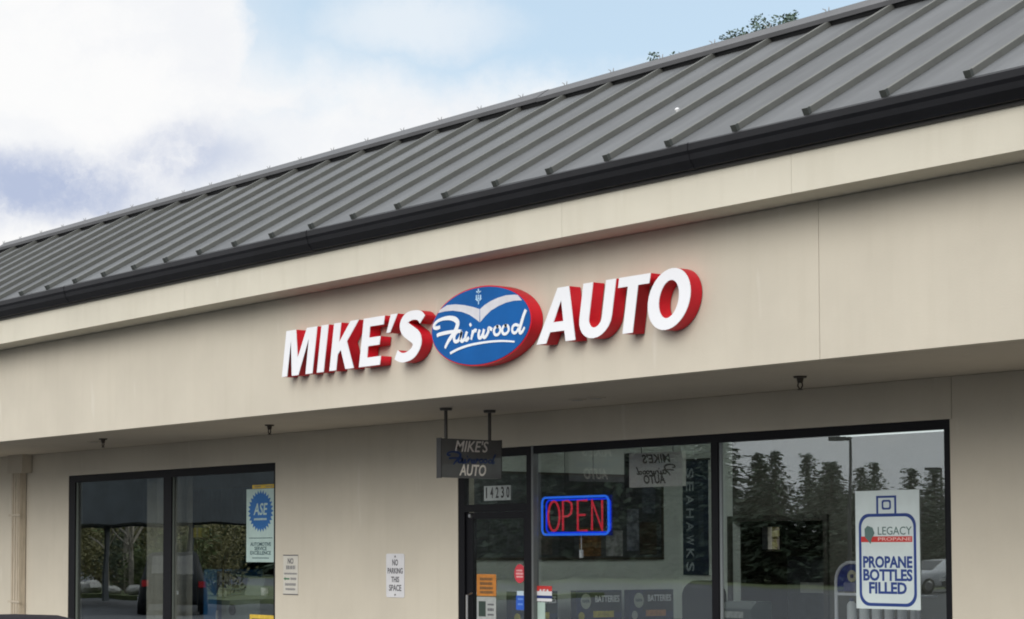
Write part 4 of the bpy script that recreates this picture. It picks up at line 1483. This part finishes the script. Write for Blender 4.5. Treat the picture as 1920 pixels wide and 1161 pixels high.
# dark canopy over the far parking bays
t = thing('carport', 'dark flat carport mirrored across the top of the left window', 'carport', (-50, -18.5, G0))
CPM = mat('carport_dark', (.045, .055, .062), .6, var=.25, vscale=1)
bxo('roof', (-13, 12.5, -2.5, 2.5, 2.76, 2.9), CPM, t)
bxo('fascia', (-13.05, 12.55, 2.501, 2.58, 2.70, 6.0), CPM, t)
bxo('fascia', (-13.05, 12.55, -2.58, -2.501, 2.70, 6.0), CPM, t)
bxo('fascia', (12.551, 12.62, -2.58, 2.58, 2.70, 6.0), CPM, t)
for x in (-12.5, -6.2, 0.4, 6.4, 12.2):
    bxo('post', (x, x + .16, -2.3, -2.14, 0, 2.7599), CPM, t)


def leaf_mesh(name, centers, n_each, spread, size, m, seed, flat=.5):
    rn = random.Random(seed)
    vs_, fs = [], []
    for (cx, cy, cz, rr) in centers:
        for _ in range(n_each):
            while True:
                p = Vector((rn.uniform(-1, 1), rn.uniform(-1, 1), rn.uniform(-1, 1)))
                if p.length < 1:
                    break
            p = Vector((cx, cy, cz)) + p * rr * spread
            d = Vector((rn.gauss(0, 1), rn.gauss(0, 1), rn.gauss(0, flat))).normalized()
            e = d.cross(Vector((rn.gauss(0, 1), rn.gauss(0, 1), rn.gauss(0, 1)))).normalized()
            s_ = size * rn.uniform(.6, 1.4)
            b = len(vs_)
            vs_ += [tuple(p - d * s_), tuple(p + e * s_ * .45), tuple(p + d * s_), tuple(p - e * s_ * .45)]
            fs.append((b, b + 1, b + 2, b + 3))
    me = bpy.data.meshes.new(name)
    me.from_pydata(vs_, [], fs)
    me.materials.append(m)
    return me


LEAFD = mat('foliage_dark', (.035, .055, .028), .7, var=.4, vscale=1.2)
LEAFM = mat('foliage_mid', (.09, .12, .035), .7, var=.4, vscale=1.2)
LEAFY = mat('foliage_yellow', (.17, .155, .065), .7, var=.35, vscale=1.2)
LEAFT = mat('foliage_teal', (.075, .115, .085), .7, var=.4, vscale=1.2)
BARK = mat('bark', (.11, .09, .07), .9, var=.3, vscale=8)
BARKP = mat('bark_pale', (.32, .29, .24), .9, var=.3, vscale=8)


def conifer_meshes(seed, h=9.0, r=2.0):
    rn = random.Random(seed)
    bm_ = bmesh.new()
    cyl(bm_, (0, 0, 0), (0, 0, h * .97), .16, .02, 8)
    vs_, fs = [], []
    z = h * .06
    while z < h:
        f = 1 - z / h
        rad = r * (f ** .85) * rn.uniform(.75, 1.15) + .05
        nb = 6 if f > .25 else 5
        a0 = rn.uniform(0, 6.28)
        for k in range(nb):
            a = a0 + 2 * math.pi * k / nb + rn.uniform(-.25, .25)
            L_ = rad * rn.uniform(.7, 1.15)
            if L_ > .5:
                tube(bm_, [(0, 0, z), (math.cos(a) * L_ * .9, math.sin(a) * L_ * .9, z - L_ * .25)], [.03, .008], 4)
            m_ = max(3, int(L_ * 9))
            for q in range(m_):
                t_ = (q + .5) / m_
                for _ in range(2):
                    p = Vector((math.cos(a) * L_ * t_, math.sin(a) * L_ * t_, z - L_ * .28 * t_ * t_)) + Vector((rn.gauss(0, .10), rn.gauss(0, .10), rn.gauss(0, .07)))
                    d = Vector((math.cos(a) + rn.gauss(0, .6), math.sin(a) + rn.gauss(0, .6), -.5 + rn.gauss(0, .3))).normalized()
                    e = d.cross(Vector((rn.gauss(0, 1), rn.gauss(0, 1), 1))).normalized()
                    s_ = .24 * rn.uniform(.6, 1.3) * (.5 + .5 * f)
                    b = len(vs_)
                    vs_ += [tuple(p - d * s_), tuple(p + e * s_ * .4), tuple(p + d * s_), tuple(p - e * s_ * .4)]
                    fs.append((b, b + 1, b + 2, b + 3))
        z += h * .03 * (.5 + f)
    tm = bpy.data.meshes.new('trunk')
    bmesh.ops.recalc_face_normals(bm_, faces=bm_.faces)
    bm_.to_mesh(tm)
    bm_.free()
    tm.materials.append(BARK)
    cm = bpy.data.meshes.new('crown')
    cm.from_pydata(vs_, [], fs)
    cm.materials.append(LEAFD)
    return tm, cm


CON = [conifer_meshes(3), conifer_meshes(8, 9.0, 1.6), conifer_meshes(21, 9.0, 2.4)]
rn = random.Random(5)
spots = []
x = -178.0
while x < -30:
    if x < -76:
        h = rn.uniform(10.0, 13.5)
    elif x < -61.5:
        h = rn.uniform(7.0, 8.9)
    elif x < -57:
        h = rn.uniform(6.0, 7.2)
    elif x < -48:
        h = rn.uniform(4.8, 6.2)
    else:
        h = rn.uniform(4.8, 6.4)
    spots.append((x, -76 + rn.uniform(-2, 2), h))
    if x < -40:
        spots.append((x + 1.4, -82 + rn.uniform(-2, 2), h * .95))
    x += rn.uniform(2.2, 3.4)
for x, y, h in spots:
    tm, cm = CON[rn.randrange(3)]
    grp = 'tall conifers' if x < -57 else 'low conifers'
    lab = 'dark conifer in the tall tree line mirrored in the wide window' if x < -57 else 'small conifer in the low tree line mirrored beside the propane poster'
    t = thing('conifer_tree', lab, 'tree', (x, y, G0), rn.uniform(0, 6.28), grp + ' across the lot')
    s = h / 9.0
    t.scale = (s * 2.1, s * 2.1, s)
    link('trunk', tm, None, t)
    link('crown', cm, None, t)


def shrub(name, label, x, y, z, r, h, m, seed, group=None, n=26, each=26, size=.10):
    rn_ = random.Random(seed)
    t_ = thing(name, label, 'shrub', (x, y, z), 0, group)
    cs = []
    for _ in range(n):
        a, q = rn_.uniform(0, 6.28), math.sqrt(rn_.random())
        zz = rn_.uniform(.12, 1.0)
        k = math.sin(min(1, zz * 1.15) * 2.2) ** .5 if zz * 1.15 * 2.2 < 3.1 else .3
        cs.append((math.cos(a) * r * q * k, math.sin(a) * r * q * k, zz * h * .92, r * .30))
    link('crown', leaf_mesh('crown', cs, each, 1.0, size, m, seed), None, t_)
    bm_ = bmesh.new()
    for c in cs[::4]:
        tube(bm_, [(0, 0, 0), (c[0] * .5, c[1] * .5, c[2] * .55), (c[0], c[1], c[2])], [.035, .02, .006], 5)
    obj('stems', bm_, BARK, t_)
    return t_


def broad_tree(label, x, y, h, r, seed, m, z=G0, crown_lo=.4, group=None, n=150, each=60, size=.07, bare=False, bark=None):
    rn_ = random.Random(seed)
    t_ = thing('broadleaf_tree', label, 'tree', (x, y, z), 0, group)
    bm_ = bmesh.new()
    pts = [(0, 0, 0), (rn_.gauss(0, .06), rn_.gauss(0, .06), h * .3), (rn_.gauss(0, .12), rn_.gauss(0, .12), h * .65), (rn_.gauss(0, .1), rn_.gauss(0, .1), h * .96)]
    tube(bm_, pts, [h * .018, h * .014, h * .009, .012], 8)
    cs = []
    for k in range(n):
        zz = rn_.uniform(crown_lo, .985)
        f = (zz - crown_lo) / (1 - crown_lo)
        rr = r * max(.12, math.sin(math.pi * (.18 + .62 * f)))
        a = rn_.uniform(0, 6.28)
        q = math.sqrt(rn_.uniform(.15, 1))
        c = (math.cos(a) * rr * q, math.sin(a) * rr * q, zz * h, r * .14)
        cs.append(c)
        if k % 3 == 0:
            zb = h * max(.25, zz - .22)
            tube(bm_, [(0, 0, zb), (c[0] * .6, c[1] * .6, (zb + c[2]) / 2 + .1), c[:3]], [.045, .025, .006], 5)
    obj('trunk', bm_, bark or BARK, t_)
    if not bare:
        link('crown', leaf_mesh('crown', cs, each, 1.2, size, m, seed + 1), None, t_)
    return t_


# trees behind the shop whose tops just clear the ridge
broad_tree('leafy tree behind the roof, tallest tip above the ridge', -12.75, 20.0, 12.93, 1.2, 31, LEAFT, group='trees behind the roof', each=70, size=.042)
broad_tree('leafy tree behind the roof, left of the tallest tip', -13.65, 20.4, 12.88, 1.1, 37, LEAFT, group='trees behind the roof', each=70, size=.042)
broad_tree('sparse tree tip furthest left behind the ridge', -15.35, 20.0, 12.76, .9, 41, LEAFT, group='trees behind the roof', n=90, each=60, size=.04)
broad_tree('leafy tree tip furthest right behind the ridge', -11.45, 20.0, 12.82, .8, 43, LEAFT, group='trees behind the roof', n=90, each=60, size=.04)
shrub('garden_shrub', 'bright shrub seen through the tiny rear window', -7.3, 14.2, -.12, 1.5, 3.1, LEAFY, 51, n=40, each=24, size=.12)
# planting mirrored in the left window
for i, (x, y, r, h, m, lab) in enumerate(((-50.6, -24.6, 1.3, 2.6, LEAFM, 'green shrub mirrored at the right of the left pane'), (-52.4, -25.4, 1.5, 2.2, LEAFY, 'olive shrub mirrored in the middle of the left pane'), (-54.6, -25.6, 1.3, 1.8, LEAFM, 'low shrub mirrored left of the middle in the left pane'), (-57.0, -26.0, 1.5, 2.4, LEAFD, 'dark shrub mirrored at the left of the left pane'), (-51.6, -26.6, 1.5, 3.0, LEAFY, 'tall olive shrub mirrored beside the blind slats'), (-60.0, -27.0, 1.7, 2.8, LEAFY, 'olive shrub mirrored furthest left in the left pane'))):
    shrub('shrub', lab, x, y, .05, r, h, m, 60 + i, n=44, each=70, size=.06)
for i in range(9):
    shrub('hedge_shrub', 'tall olive hedge shrub in the row mirrored behind the planting', -60.5 - i * 3.4, -31.0 - (i % 2) * .8, .05, 3.2, 5.2, (LEAFY, LEAFM, LEAFY)[i % 3], 140 + i, 'hedge shrubs behind the planting bed', n=60, each=70, size=.11)
for i, (x, y, lab) in enumerate(((-54.2, -24.4, 'pale bare tree mirrored in the left pane, nearest its middle'), (-55.4, -24.8, 'pale bare tree mirrored in the left pane, second from its left edge'), (-56.6, -24.6, 'pale bare tree mirrored in the left pane, nearest its left edge'))):
    broad_tree(lab, x, y, 6.5, 1.6, 80 + i, LEAFM, z=.05, crown_lo=.3, group='bare trees in the planting bed', n=36, bare=True, bark=BARKP)
rn = random.Random(9)
for i in range(9):
    bm = bmesh.new()
    bmesh.ops.create_icosphere(bm, subdivisions=2, radius=1)
    for v in bm.verts:
        v.co = Vector((v.co.x * rn.uniform(.9, 1.15), v.co.y * rn.uniform(.85, 1.1), v.co.z * rn.uniform(.8, 1.05)))
    o = obj('rock', bm, mat('pale_rock', (.46, .45, .42), .9, var=.2, vscale=3))
    s = rn.uniform(.22, .5)
    o.scale = (s * 1.3, s, s * .7)
    o.location = (-49.4 - i * 1.05 + rn.uniform(-.3, .3), -23.6 + rn.uniform(-.35, .35), .05 + s * .45)
    o.rotation_euler.z = rn.uniform(0, 6)
    tag(o, 'pale rock in the row mirrored low in the left pane', 'rock', 'rocks edging the planting bed')
